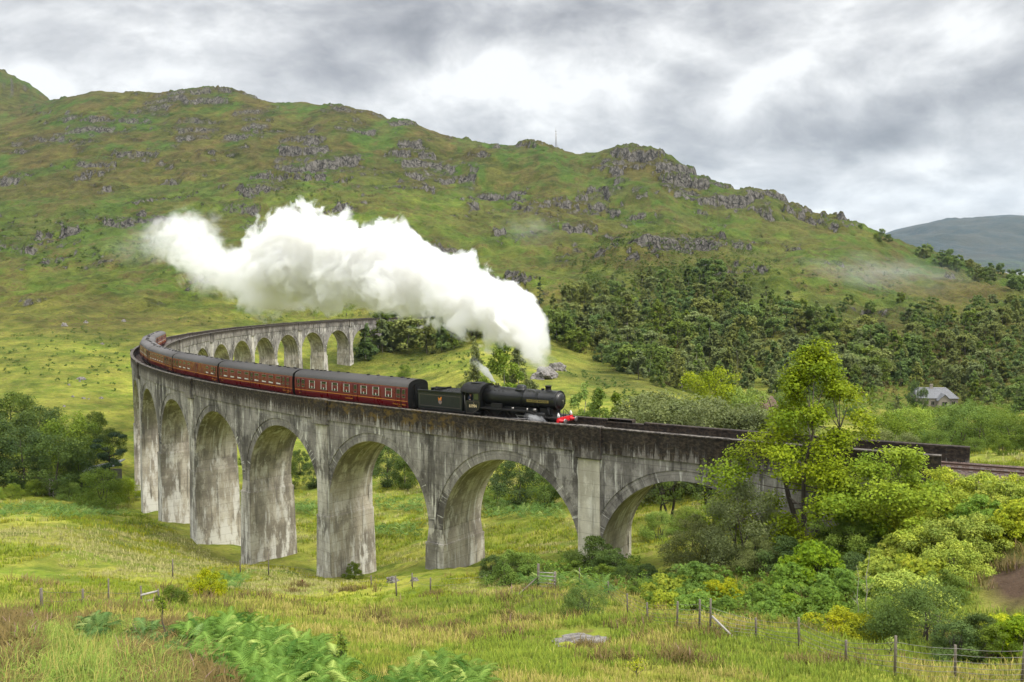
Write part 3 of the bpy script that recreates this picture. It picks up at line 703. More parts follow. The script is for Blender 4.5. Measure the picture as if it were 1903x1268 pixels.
def text_on(txt, size, name, mat, parent, loc, side=-1, bold=0., sx=1.):
    """lettering lying on a vehicle's side: side -1 is the right-hand (outer) side"""
    me = text_mesh(txt, size, bold=bold); me.materials.clear(); me.materials.append(mat)
    o = link(name, me, parent); o.location = loc
    o.rotation_euler = (PI/2, 0, 0 if side < 0 else PI); o.scale = (sx, 1, 1); return o
def wheel_mb(r, spokes, hub=.12, thick=.13):
    mb = MB(); n = 28
    mb.lathe([(-thick/2, r), (thick/2, r), (thick/2, r-.07), (thick/2-.02, r-.12), (-thick/2+.02, r-.12), (-thick/2, r-.07), (-thick/2, r)], 'y', n, cap=False)
    mb.lathe([(thick/2, r+.03), (thick/2+.03, r+.03), (thick/2+.03, r-.05), (thick/2, r-.05)], 'y', n)
    mb.lathe([(-thick/2-.03, hub), (thick/2+.03, hub)], 'y', 14)
    for k in range(spokes):
        a = 2*PI*k/spokes; R_ = Matrix.Rotation(a, 4, 'Y'); mb.box(-.025, .025, -.03, .03, hub*.8, r-.1, T=R_)
    return mb
def ring_pts(prof): return [Vector(p) for p in prof]
# ---- coaches
def coach_section():
    side = [(1.24, .95), (1.33, 1.15), (1.385, 1.45), (1.40, 1.8), (1.395, 2.2), (1.365, 2.75), (1.33, 3.02), (1.31, 3.12)]
    return side
def roof_arc(w=1.335, z0=3.06, h=.72, n=12):
    return [(-w*math.cos(PI*k/n), z0+h*math.sin(PI*k/n)**.8) for k in range(n+1)]
HLEN = 9.825
def side_y(z):
    s_ = coach_section(); return float(np.interp(z, [p[1] for p in s_], [p[0] for p in s_]))
_wmesh = {}
def window_meshes(kind, w, z0, z1):
    key = (kind, round(w, 2), z0)
    if key in _wmesh: return _wmesh[key]
    def strip(x0, x1, za, zb, off, mat, name):
        mb = MB()
        for (A, B_) in ((0, 1),):
            y0, y1 = -side_y(za)-off, -side_y(zb)-off
            p = [Vector((x0, y0, za)), Vector((x1, y0, za)), Vector((x1, y1, zb)), Vector((x0, y1, zb))]
            q = [v+Vector((0, .03, 0)) for v in p]
            mb.face(p); mb.face(list(reversed(q)))
            for k in range(4): mb.face([p[k], q[k], q[(k+1) % 4], p[(k+1) % 4]])
        return mb
    fr = MB(); t = .035
    for (x0, x1, za, zb) in ((-w/2-t, -w/2, z0-t, z1+t), (w/2, w/2+t, z0-t, z1+t), (-w/2, w/2, z0-t, z0), (-w/2, w/2, z1, z1+t)) + (((-w/2, w/2, z1-.27, z1-.235),) if w > .8 else ()):
        sub = strip(x0, x1, za, zb, .020, None, ''); n = len(fr.v)
        fr.v += sub.v; fr.f += [[i+n for i in f] for f in sub.f]; fr.uv += sub.uv; fr.mi += sub.mi; fr.sm += sub.sm
    pane = strip(-w/2, w/2, z0, z1, .006, None, '')
    c1 = strip(-w/2+.01, -w/2+.10, z0+.02, z1-.01, .009, None, ''); c2 = strip(w/2-.10, w/2-.01, z0+.02, z1-.01, .009, None, '')
    lm = MB(); y = -side_y(z0)-.012
    lm.face([Vector((-.04, y, z0+.02)), Vector((.04, y, z0+.02)), Vector((.03, y, z0+.10)), Vector((-.03, y, z0+.10))]); lm.face([Vector((-.11, y, z0+.11)), Vector((.11, y, z0+.11)), Vector((.03, y, z0+.30)), Vector((-.03, y, z0+.30))])
    tb = MB(); tb.face([Vector((-w/2+.02, y, z0)), Vector((w/2-.02, y, z0)), Vector((w/2-.02, y, z0+.11)), Vector((-w/2+.02, y, z0+.16))])
    res = []
    for nm, mb, mt in (('window', fr, M_FRAMEW), ('pane', pane, M_GLASS), ('curtain', c1, M_CURT), ('curtain', c2, M_CURT), ('table_lamp', lm, M_CURT), ('table_top', tb, M_CURT)):
        o = mb.build(nm, mt); res.append((nm, o.data)); bpy.data.objects.remove(o)
    _wmesh[key] = res; return res
def add_window(root, x, w, z0, z1, curt, lamp, side, table=False):
    ms = window_meshes('w', w, z0, z1)
    wo_ = link('window', ms[0][1], root); wo_.location = (x, 0, 0)
    if side > 0: wo_.rotation_euler = (0, 0, PI)
    link('pane', ms[1][1], wo_)
    if curt: link('curtain', ms[2][1], wo_); link('curtain', ms[3][1], wo_)
    if lamp: link('table_lamp', ms[4][1], wo_)
    if table: link('table_top', ms[5][1], wo_)
def bogie(root, x):
    mb = MB()
    for y in (-1.02, 1.02):
        mb.box(x-1.55, x+1.55, y-.06, y+.06, .42, .72); mb.box(x-.5, x+.5, y-.1, y+.1, .3, .62)
        for q in (-1.28, 1.28): mb.box(x+q-.14, x+q+.14, y-.1, y+.1, .3, .62)
    mb.box(x-.25, x+.25, -1.2, 1.2, .55, .85); b = mb.build('bogie', M_SOOT, root)
    for q in (-1.28, 1.28):
        for y, f in ((-.74, -1), (.74, 1)):
            w = link('wheel', COACH_WHEEL, b); w.location = (x+q, y, .46); w.rotation_euler = (0, 0, 0 if f < 0 else PI)
_o = wheel_mb(.46, 0, .40).build('wheel', M_STEEL); COACH_WHEEL = _o.data; bpy.data.objects.remove(_o)
_mb = MB(); _mb.lathe([(0, .13), (.05, .14), (.07, .20), (.11, .19), (.14, .08)], 'z', 10); _o = _mb.build('roof_vent', M_SOOT); VENT = _o.data; bpy.data.objects.remove(_o)
def coach(sf, sr, wins, label, vents, texts, lamps=False, curtains=True):
    M = chord(sf, sr); root = empty('railway_coach'); tag(root, label, 'railway coach', 'maroon coaches of the steam train')
    sec = coach_section(); L_ = HLEN
    mb = MB()
    ringp = [(-y, z) for y, z in sec]+[(y, z) for y, z in reversed(sec)]
    rings = [[Vector((x, y, z)) for y, z in ringp] for x in (-L_, -L_/2, 0, L_/2, L_)]
    mb.loft(rings, 0, False, True)
    for x in (-L_, L_):
        arc = roof_arc(1.33, 3.06, .70); q = [Vector((x, y, z)) for y, z in ringp[:len(sec)]]+[Vector((x, y, z)) for y, z in arc[1:-1]]+[Vector((x, y, z)) for y, z in ringp[len(sec):]]
        mb.face(q, mi=1)
    mb.build('body', [M_MAROON, M_SOOT], root)
    mb = MB(); arc = roof_arc()
    mb.loft([[Vector((x, y, z)) for y, z in arc] for x in (-L_-.04, 0, L_+.04)], 0, True, False)
    mb.loft([[Vector((x, y*.985, z-.03)) for y, z in arc] for x in (-L_-.04, L_+.04)], 0, True, False)
    for sx in (-1, 1):
        a = [Vector((sx*(L_+.04), y, z)) for y, z in arc]; b = [Vector((sx*(L_+.04), y*.985, z-.03)) for y, z in arc]; mb.loft([a, b], 0, False, False)
    for y in (-1.325, 1.325): mb.box(-L_, L_, y-.02, y+.03 if y > 0 else y+.02, 3.05, 3.085)
    roof = mb.build('roof', M_ROOFG, root)
    for (d, y) in vents:
        v = link('roof_vent', VENT, roof); v.location = (L_-d, y, 3.74-.22*abs(y)**2)
    for side in (-1, 1):
        for (d, w, big) in wins:
            add_window(root, L_-d, w, 1.93 if w > .8 else 2.02, 2.80, lamps and big, lamps and big, side, big and not lamps)
        mb = MB()
        for zl, h in ((1.66, .028), (3.0, .007)):
            y = side*(side_y(zl)+.004); mb.box(-L_+.05, L_-.05, min(y, y-side*.02), max(y, y-side*.02), zl-h, zl+h)
        mb.build('gold_lining', M_GOLD, root)
        mb = MB()
        for (d, w, big) in wins:
            if not big:
                for q in (-.36, .36):
                    y = side*side_y(2.0); mb.box(L_-d+q-.008, L_-d+q+.008, min(y-.02, y+.012), max(y-.012, y+.02), 1.1, 2.95)
        if mb.v: mb.build('door_seam', M_SOOT, root)
        for (tx, d, z, sz) in texts:
            text_on(tx, sz, 'lettering', M_GOLD, root, ((L_-d), side*(side_y(z)+.004), z), side, .004)
    mb = MB()
    mb.box(-L_+.1, L_-.1, -1.15, 1.15, .80, .955); mb.box(-3.4, -1.4, -1.1, 1.1, .40, .80); mb.box(.8, 2.6, -1.1, 1.1, .42, .80)
    for y in (-1.2, 1.2): mb.box(-5, 5, y-.03, y+.03, .62, .80)
    mb.build('underframe', M_SOOT, root)
    bogie(root, -7.1); bogie(root, 7.1)
    for sx in (-1, 1):
        mb = MB(); mb.box(sx*L_-.02 if sx > 0 else -L_-.24, sx*L_+.24 if sx > 0 else -L_+.02, -.55, .55, 1.0, 3.25); mb.build('gangway', M_SOOT, root)
        for y in (-.87, .87):
            mb = MB(); mb.lathe([(sx*(L_-.05), .09), (sx*(L_+.18), .09), (sx*(L_+.18), .2), (sx*(L_+.22), .2)], 'x', 12, (0, y, 1.05)); mb.build('buffer', M_SOOT, root)
    place(root, M); return root
W1 = [(17.99, .50, 0), (18.9, .42, 0), (16.28, 1.05, 1), (14.09, 1.05, 1), (12.05, 1.05, 1), (9.96, 1.05, 1), (8.45, .42, 0), (7.01, 1.05, 1), (5.02, 1.05, 1), (2.97, 1.05, 1), (1.45, .50, 0), (.62, .42, 0)]
W2 = [(18.9, .42, 0), (17.6, 1.05, 1), (15.6, 1.05, 1), (13.6, 1.05, 1), (11.6, 1.05, 1), (10.2, .45, 0), (8.9, 1.05, 1), (6.95, 1.05, 1), (5.2, 1.05, 1), (3.3, 1.05, 1), (2.1, .42, 0), (1.05, .45, 0)]
W3 = [(18.8, .45, 0), (17.4, .6, 0), (16.0, 1.0, 1), (14.0, 1.0, 1), (12.0, 1.0, 1), (8.7, .1, 0), (4.0, 1.0, 1), (2.0, 1.0, 1), (.98, .42, 0)]
W4 = [(18.6, .45, 0)]+[(17.0-1.9*k, .85, 1) for k in range(6)]+[(5.2, .45, 0), (4.4, .45, 0), (2.9, .6, 0), (1., .45, 0)]
V1 = [(1.2, -.2), (2.5, .1), (4.1, .0), (6.4, .1), (7.8, -.1), (11.6, .1), (13.3, .1), (14.9, .15), (15.8, .1), (16.4, .0), (17.3, .1), (18.2, .1)]
V2 = [(1.0+1.05*k+(.3 if k % 3 == 0 else 0), (.12 if k % 2 else -.15)) for k in range(17) if k not in (7, 8, 12)]
TX = [('WEST COAST', 1.35, 1.32, .34), ('RAILWAYS', 1.35, 1.08, .13), ('99371', 18.6, 1.30, .22)]
coach(21.95, 41.6, W1, 'maroon coach with table lamps in its windows, coupled directly behind the black tender', V1, TX+[('ALEXANDRA', 9.6, 1.32, .22)], lamps=True)
coach(42.02, 61.67, W2, 'second maroon coach of the train, its grey roof dotted with many small vents', V2, TX)
coach(62.09, 81.74, W3, 'third maroon coach of the train, with a windowless panel in mid side', V1, TX)
coach(82.16, 101.81, W4, 'fourth maroon coach of the train, narrow windows, on the tightening curve', V2, TX)
coach(102.2, 121.9, W2, 'fifth maroon coach of the train, seen sharply angled at the bend', V1, [])
coach(122.3, 141.9, W2, 'sixth maroon coach of the train, mostly just its grey roof in view', V2, [])
coach(142.3, 162.0, W2, 'last maroon coach of the train, showing its red inner side past the bend', V1, [])
# ---- tender
def tender():
    root = empty('locomotive_tender'); tag(root, 'dark green and black coal tender with an orange crest, coupled between engine and coaches', 'tender')
    L_ = 3.03
    mb = MB()
    prof = [(-1.20, 1.20), (-1.24, 1.28), (-1.24, 2.72), (-1.30, 2.95), (-1.27, 3.0), (-1.20, 2.74), (1.20, 2.74), (1.27, 3.0), (1.30, 2.95), (1.24, 2.72), (1.24, 1.28), (1.20, 1.20)]
    mb.loft([[Vector((x, y, z)) for y, z in prof] for x in (-L_, L_-.25)], 0, False, True)
    for x in (-L_, L_-.25): mb.face([Vector((x, y, z)) for y, z in (prof[0], prof[1], prof[2], prof[5], prof[6], prof[9], prof[10], prof[11])])
    mb.build('tank', M_TGREEN, root)
    mb = MB()
    mb.box(-L_, L_, -1.3, 1.3, 1.08, 1.20)
    for y in (-1.08, 1.08):
        mb.box(-L_+.15, L_-.1, y-.03, y+.03, .45, 1.08)
        for x in (-2., 0, 2.): mb.box(x-.16, x+.16, y-.1, y+.1, .38, .8)
    mb.build('underframe', M_SOOT, root)
    for x in (-2., 0., 2.):
        for y in (-.74, .74):
            w = link('wheel', TWHEEL, root); w.location = (x, y, .60); w.rotation_euler = (0, 0, 0 if y < 0 else PI)
    for sy in (-1, 1):
        mb = MB(); y = sy*1.244; t = .022
        for (x0, x1, z0, z1) in ((-L_+.18, L_-.45, 1.42, 1.42+t), (-L_+.18, L_-.45, 2.52, 2.52+t), (-L_+.18, -L_+.18+t, 1.42+t, 2.52), (L_-.45-t, L_-.45, 1.42+t, 2.52)): mb.box(x0, x1, min(y, y-sy*.01), max(y, y-sy*.01)+.0, z0, z1)
        mb.build('lining', M_LINE, root)
        # crest: a lion astride a spoked wheel
        mb = MB(); yo = sy*1.25; cx = -.05
        def fl(pts, mi): mb.face([Vector((cx+(px_ if sy < 0 else -px_), yo, z)) for px_, z in pts], mi=mi)
        def disc(r, zc, mi, n=20, x0=0): fl([(x0+r*math.cos(2*PI*k/n), zc+r*math.sin(2*PI*k/n)) for k in range(n)], mi)
        fl([(-.24, 1.97), (.24, 1.97), (.20, 1.80), (0, 1.66), (-.20, 1.80)], 2)
        for k in range(16):
            a, b = 2*PI*k/16, 2*PI*(k+1)/16
            fl([(.13*math.cos(a), 1.93+.13*math.sin(a)), (.13*math.cos(b), 1.93+.13*math.sin(b)), (.18*math.cos(b), 1.93+.18*math.sin(b)), (.18*math.cos(a), 1.93+.18*math.sin(a))], 1)
        yo = sy*1.253
        fl([(-.20, 1.98), (-.13, 2.0), (-.10, 2.12), (.05, 2.12), (.10, 2.02), (.17, 2.0), (.16, 2.12), (.20, 2.28), (.22, 2.40), (.12, 2.42), (.06, 2.34), (.0, 2.26), (-.1, 2.27), (-.18, 2.22), (-.20, 2.36), (-.25, 2.38), (-.24, 2.2), (-.19, 2.12)], 0)
        mb.build('crest', [simple('crest_orange', (.66, .22, .02), .5), simple('crest_grey', (.30, .29, .28), .5), simple('crest_band', (.26, .20, .17), .6)], root)
    mb = MB(); mb.lathe([(2.74, .32), (2.98, .32), (3.0, .36), (3.05, .34), (3.08, .1)], 'z', 16, (-2.2, .2, 0)); mb.build('filler_dome', M_SOOT, root)
    mb = MB(); mb.box(-.9, -.78, -1.2, 1.2, 2.74, 3.12); mb.box(L_-.4, L_-.28, -1.2, 1.2, 2.74, 3.2); mb.build('coal_plate', M_SOOT, root)
    bm = bmesh.new(); bmesh.ops.create_grid(bm, x_segments=24, y_segments=22, size=1)
    for v in bm.verts:
        x, y = v.co.x*1.68+.93, v.co.y*1.12
        v.co = Vector((x, y, 2.72+.36*(1-v.co.y**2)*(1-.6*v.co.x**2)+random.uniform(-.06, .06)))
    me = bpy.data.meshes.new('coal'); bm.to_mesh(me); bm.free(); me.materials.append(M_COAL); link('coal', me, root)
    mb = MB()
    for x in (-L_, ):
        for y in (-.5, .5): mb.tube([(x-.05, y, 1.3), (x-.05, y, 2.6)], .02, 6)
    mb.tube([(L_-.12, -1.27, 1.3), (L_-.12, -1.27, 2.9)], .018, 6); mb.build('handrail', M_SOOT, root)
    place(root, chord(14.62, 20.72))
_o = wheel_mb(.60, 10, .15).build('wheel', M_SOOT); TWHEEL = _o.data; bpy.data.objects.remove(_o)
tender()
# ---- locomotive, x measured back from the buffer faces (x = 0 at the buffers, negative to the rear)
def loco():
    root = empty('steam_locomotive'); tag(root, 'black steam locomotive with red buffer beam at the head of the train', 'steam locomotive')
    BZ = 2.73
    mb = MB(); mb.lathe([(-9.25, .93), (-6.75, .90), (-6.74, .875), (-6.66, .875), (-6.65, .86), (-4.62, .85), (-4.61, .865), (-4.55, .865), (-4.54, .85), (-3.02, .845), (-3.0, .87), (-2.94, .87), (-2.92, .86), (-1.30, .86), (-1.24, .89), (-1.16, .89), (-1.14, .86)], 'x', 40, (0, 0, BZ)); bo = mb.build('boiler', M_BLACK, root)
    mb = MB(); mb.lathe([(-1.15, .86), (-1.13, .78), (-1.12, .70), (-1.02, .66), (-.93, .50), (-.885, .30), (-.87, .05)], 'x', 36, (0, 0, BZ)); sd_ = mb.build('smokebox_door', M_BLACK, root)
    mb = MB(); mb.lathe([(-.88, .05), (-.80, .05), (-.80, .09), (-.76, .09)], 'x', 10, (0, 0, BZ)); mb.box(-.80, -.77, -.02, .02, BZ-.26, BZ+.05); mb.box(-.83, -.80, -.2, .03, BZ-.02, BZ+.02); mb.build('door_handle', M_STEEL, sd_)
    mb = MB()
    for zz2 in (BZ+.3, BZ-.3): mb.box(-.99, -.91, -.02, .58, zz2-.03, zz2+.03)
    mb.build('hinge', M_SOOT, sd_)
    mb = MB(); mb.tube([(-1.0, .62*math.cos(a), BZ+.62*math.sin(a)) for a in [PI*.15+PI*.7*k/10 for k in range(11)]], .015, 6); mb.build('handrail', M_STEEL, sd_)
    mb = MB(); mb.box(-1.02, -.985, -.30, .30, BZ+.42, BZ+.56); npt = mb.build('number_plate', M_BLACK, sd_)
    t_ = text_mesh('61994', .15); t_.materials.append(M_WHITE); o = link('lettering', t_, root); o.matrix_local = Matrix.Translation((-.98, 0, BZ+.49)) @ Matrix(((0, 0, 1, 0), (1, 0, 0, 0), (0, 1, 0, 0), (0, 0, 0, 1)))
    mb = MB(); mb.lathe([(-1.17, .885), (-1.10, .875), (-1.10, .83)], 'x', 36, (0, 0, BZ), cap=False); mb.build('smokebox_ring', M_SOOT, sd_)
    mb = MB(); mb.lathe([(3.45, .42), (3.56, .30), (3.62, .275), (3.92, .26), (3.925, .31), (3.99, .31), (4.0, .24), (3.8, .22)], 'z', 24, (-2.35, 0, 0), cap=False); mb.build('chimney', M_SOOT, root)
    mb = MB(); mb.lathe([(3.50, .16), (3.62, .15), (3.70, .17), (3.72, .08)], 'z', 14, (-2.95, 0, 0)); mb.build('snifting_valve', M_SOOT, root)
    mb = MB(); mb.lathe([(3.45, .62), (3.56, .50), (3.62, .47), (3.80, .45), (3.87, .40), (3.92, .26), (3.94, .05)], 'z', 28, (-5.35, 0, 0)); mb.build('dome', M_BLACK, root)
    mb = MB(); mb.lathe([(3.55, .34), (3.66, .30), (3.72, .28)], 'z', 16, (-8.15, 0, 0))
    for q in (-.12, .12): mb.lathe([(3.70, .07), (3.92, .065), (3.95, .04)], 'z', 10, (-8.15+q, 0, 0))
    mb.build('safety_valve', M_SOOT, root)
    mb = MB(); mb.tube([(-8.9, .2, 3.6), (-8.9, .2, 3.95), (-8.9, .2, 4.0)], [.03, .03, .05], 8); mb.build('whistle', M_BRASS, root)
    for sy in (-1, 1):
        a = math.radians(42)
        for k in range(5):
            r_ = .935; mb = MB(); q = Vector((-6.95-.48*k, sy*math.cos(a)*r_*.985, BZ+math.sin(a)*r_*.985)); n_ = Vector((0, sy*math.cos(a), math.sin(a)))
            mb.tube([q, q+n_*.05], [.055, .045], 8); mb.build('washout_plug', M_SOOT, root)
        a = math.radians(14); y, z = sy*math.cos(a)*.93, BZ+math.sin(a)*.93
        mb = MB(); mb.tube([(-9.2, y*1.03, z), (-6.7, y*1.03, z), (-1.6, y*.99, z), (-1.25, y*.93, z+.12)], .022, 6)
        for k in range(7): mb.tube([(-8.8+1.15*k, y*.93, z), (-8.8+1.15*k, y*1.03, z)], .022, 6)
        mb.build('handrail', M_SOOT, root)
        # nameplate on the smokebox side
        a = math.radians(-4); yn, zn = sy*(math.cos(a)*.875+.012), BZ+math.sin(a)*.875-.02
        mb = MB(); mb.box(-4.15, -1.78, min(yn, yn-sy*.03), max(yn, yn-sy*.03), zn-.115, zn+.115); pl = mb.build('nameplate', M_BRASS, root)
        text_on('THE GREAT MARQUESS', .205, 'lettering', M_BLACK, root, (-2.965, yn+sy*.003, zn), sy, .003)
        # running plate: low in front, sweeping up behind the cylinders
        xs = [-.62, -2.3, -2.6, -2.9, -3.2, -3.5, -3.8, -9.3]; zs_ = [1.34, 1.36, 1.40, 1.50, 1.62, 1.70, 1.73, 1.76]
        mb = MB(); ring = []
        for x, z2 in zip(xs, zs_): ring.append([Vector((x, sy*.62, z2)), Vector((x, sy*1.27, z2)), Vector((x, sy*1.27, z2-.11)), Vector((x, sy*.62, z2-.05))])
        mb.loft(ring, 0, False, True, True, True); mb.build('running_plate', M_SOOT, root)
        mb = MB(); mb.lathe([(-3.35, .30), (-3.33, .36), (-2.0, .36), (-1.98, .30), (-1.9, .12)], 'x', 20, (0, sy*1.0, 1.02)); mb.lathe([(-3.3, .18), (-2.05, .18)], 'x', 14, (0, sy*.98, 1.50)); mb.box(-3.2, -2.1, sy*1.0-.3, sy*1.0+.3, 1.0, 1.45); mb.build('cylinder', M_SOOT, root)
        mb = MB(); mb.tube([(-1.75, sy*.78, 1.36), (-1.82, sy*.72, 1.75), (-1.95, sy*.60, 2.12)], [.12, .10, .12], 10); mb.build('steam_pipe', M_SOOT, root)
        mb = MB(); mb.box(-8.0, -6.9, sy*1.0-.17, sy*1.0+.17, 1.76, 2.20); mb.build('sandbox', M_SOOT, root)
        mb = MB(); mb.tube([(-5.6, sy*1.05, 1.74), (-5.6, sy*1.05, 1.96)], [.10, .12], 10); mb.tube([(-3.95, sy*1.08, 1.7), (-3.95, sy*1.08, 2.0)], [.09, .07], 10); mb.lathe([(-3.3, .15), (-3.0, .15)], 'x', 12, (0, sy*1.0, 1.86)); mb.build('lubricator', M_STEEL if sy < 0 else M_SOOT, root)
        for x in (-4.75, -6.85, -9.15):
            w = link('driving_wheel', DWHEEL, root); w.location = (x, sy*.72, .785); w.rotation_euler = (0, .35, 0 if sy < 0 else PI)
        w = link('pony_wheel', PWHEEL, root); w.location = (-1.55, sy*.72, .48); w.rotation_euler = (0, 0, 0 if sy < 0 else PI)
        ph = .30; cx_, cz_ = .30*math.cos(ph), .30*math.sin(ph)
        mb = MB(); Tr = Matrix.Translation((0, 0, 0))
        mb.box(-9.15+cx_-.1, -4.75+cx_+.1, sy*.93-.03, sy*.93+.03, .785+cz_-.065, .785+cz_+.065)
        for x in (-4.75, -6.85, -9.15): mb.lathe([(sy*.86, .12), (sy*.99, .12)], 'y', 12, (x+cx_, 0, .785+cz_))
        mb.build('coupling_rod', M_STEEL, root)
        mb = MB(); mb.tube([(-6.85+cx_, sy*1.04, .785+cz_), (-4.1, sy*1.04, 1.02)], [.07, .06], 8); mb.box(-4.2, -3.35, sy*1.04-.05, sy*1.04+.05, .97, 1.07); mb.box(-5.2, -3.4, sy*1.04-.05, sy*1.04+.05, 1.22, 1.30); mb.tube([(-5.3, sy*1.02, 1.35), (-4.6, sy*1.06, .62), (-4.2, sy*1.06, .75)], .04, 6); mb.build('connecting_rod', M_STEEL, root)
        # cab side
        xA, xB, xM = -9.25, -11.05, -9.72
        y = sy*1.27
        outl = [(xA, 1.76), (xA, 3.10), (xB+.05, 3.10), (xB+.05, 2.35), (xB, 2.30), (xB, 1.02), (-10.1, 1.02), (-9.45, 1.42)]
        def pl2(pts, y_=y, th=.03): 
            q = [Vector((a_, y_, b_)) for a_, b_ in pts]; r2_ = [v-Vector((0, sy*th, 0)) for v in q]
            mb.face(q); mb.face(list(reversed(r2_)))
            for k in range(len(q)): mb.face([q[k], r2_[k], r2_[(k+1) % len(q)], q[(k+1) % len(q)]])
        mb = MB()
        pl2([(xA, 1.76), (xA, 2.38), (xB, 2.30), (xB, 1.02), (-10.1, 1.02), (-9.45, 1.45)])
        pl2([(xA, 2.38), (xA, 3.12), (-9.45, 3.12), (-9.45, 2.38)]); pl2([(-9.45, 3.0), (-9.45, 3.12), (xB, 3.12), (xB, 3.0)])
        pl2([(-10.02, 2.36), (-10.02, 3.0), (-10.09, 3.0), (-10.09, 2.36)]); pl2([(xB, 2.3), (xB, 3.0), (xB+.05, 3.0), (xB+.05, 2.3)])
        cs = mb.build('cab_side', M_BLACK, root)
        mb = MB(); pl2([(-9.47, 2.40), (-9.47, 2.97), (-10.0, 2.97), (-10.0, 2.40)], sy*1.255, .012); wn_ = mb.build('window', simple('cab_glass', (.06, .075, .035), .12), root)
        mb = MB(); t = .02; yl = sy*1.272
        loop = [(-9.36, 1.86), (-9.36, 2.24), (-10.92, 2.20), (-10.92, 1.14), (-10.15, 1.14), (-9.5, 1.56)]
        for (a_, b_) in zip(loop, loop[1:]+loop[:1]): mb.tube([(a_[0], yl, a_[1]), (b_[0], yl, b_[1])], .012, 4)
        mb.build('lining', M_LINE, root)
        text_on('61994', .40, 'number', M_CREAMN, root, (-10.1, sy*1.274, 1.80), sy, .012, .92)
        mb = MB(); mb.lathe([(sy*1.272, .02), (sy*1.276, .035)], 'y', 8, (-10.0, 0, 2.1)); mb.build('lamp_mark', M_CREAMN, root)
        mb = MB(); mb.tube([(xB-.04, y*.99, 1.1), (xB-.04, y*.99, 2.75)], .016, 6); mb.build('handrail', M_STEEL, root)
    # cab roof, front plate and floor
    mb = MB(); n = 14
    def arc(w, z0, h): return [(w*math.cos(PI*k/n)*-1, z0+h*math.sin(PI*k/n)) for k in range(n+1)]
    o_, i_ = arc(1.31, 3.10, .78), arc(1.28, 3.08, .75)
    mb.loft([[Vector((x, y, z)) for y, z in o_] for x in (-9.18, -9.6, -10.6, -11.55)], 0, True, False); mb.loft([[Vector((x, y, z)) for y, z in reversed(i_)] for x in (-9.18, -11.55)], 0, True, False)
    for x in (-9.18, -11.55): mb.loft([[Vector((x, y, z)) for y, z in o_], [Vector((x, y, z)) for y, z in i_]], 0, False, False)
    mb.box(-10.9, -9.9, -.5, .5, 3.86, 3.90); mb.build('cab_roof', M_SOOT, root)
    mb = MB(); q = [(-1.26, 1.76)]+[(y, z) for y, z in arc(1.26, 3.09, .76)]+[(1.26, 1.76)]
    for x in (-9.25, -9.22): mb.face([Vector((x, y, z)) for y, z in q])
    mb.box(-11.05, -9.25, -1.24, 1.24, 1.10, 1.25); mb.build('cab_front', M_BLACK, root)
    mb = MB(); mb.box(-10.9, -.72, -.55, .55, .55, 1.28); mb.box(-10.9, -3.2, -.6, .6, 1.1, 1.95); mb.box(-2.9, -1.5, -.62, .62, 1.2, 2.0); mb.box(-1.5, -.72, -1.1, 1.1, 1.1, 1.30); mb.build('frames', M_SOOT, root)
    # front
    mb = MB(); mb.box(-.72, -.60, -1.25, 1.25, .86, 1.34); mb.box(-.60, -.58, -1.2, 1.2, .9, .92); bb = mb.build('buffer_beam', M_RED, root)
    for y in (-.87, .87):
        mb = MB(); mb.lathe([(-.60, .19), (-.56, .19), (-.52, .13), (-.20, .115), (-.19, .075), (-.05, .075)], 'x', 18, (0, y, 1.06)); b2 = mb.build('buffer', M_RED, root)
        mb = MB(); mb.lathe([(-.05, .23), (-.015, .23), (0, .16), (.005, .03)], 'x', 20, (0, y, 1.06)); mb.build('buffer_head', M_STEEL, b2)
    for y in (-.98, .98):
        mb = MB(); mb.lathe([(1.36, .075), (1.40, .10), (1.62, .10), (1.68, .07), (1.72, .05), (1.76, .06)], 'z', 12, (-.66, y, 0)); mb.lathe([(-.58, .07), (-.54, .075)], 'x', 12, (0, y, 1.52)); mb.build('lamp', M_WHITE, root)
    mb = MB(); mb.tube([(-.66, -.15, 1.34), (-.66, -.15, 1.98), (-.64, -.05, 2.02), (-.58, .25, 1.80), (-.50, .62, 1.40)], .03, 6); mb.tube([(-.66, .15, 1.34), (-.66, .15, 1.7)], .025, 6); mb.build('lamp_iron', M_SOOT, root)
    mb = MB(); mb.tube([(-.58, 0, 1.06), (-.40, 0, 1.03), (-.34, 0, .8), (-.36, 0, .6)], .045, 8); mb.build('coupling', M_SOOT, root)
    mb = MB(); mb.tube([(-.58, .42, 1.0), (-.48, .42, .95), (-.47, .42, .55)], .03, 6); mb.build('brake_hose', M_SOOT, root)
    a, b = track(3.45+.9, 0, RZ), track(3.45+10.6, 0, RZ); t = (a-b).normalized(); l = Vector((0, 0, 1)).cross(t).normalized(); u = t.cross(l); p = a+t*.9
    place(root, Matrix(((t.x, l.x, u.x, p.x), (t.y, l.y, u.y, p.y), (t.z, l.z, u.z, p.z), (0, 0, 0, 1)))); return root
_o = wheel_mb(.785, 16, .17).build('wheel', M_SOOT); DWHEEL = _o.data; bpy.data.objects.remove(_o)
_o = wheel_mb(.48, 10, .13).build('wheel', M_SOOT); PWHEEL = _o.data; bpy.data.objects.remove(_o)
LOCO = loco()
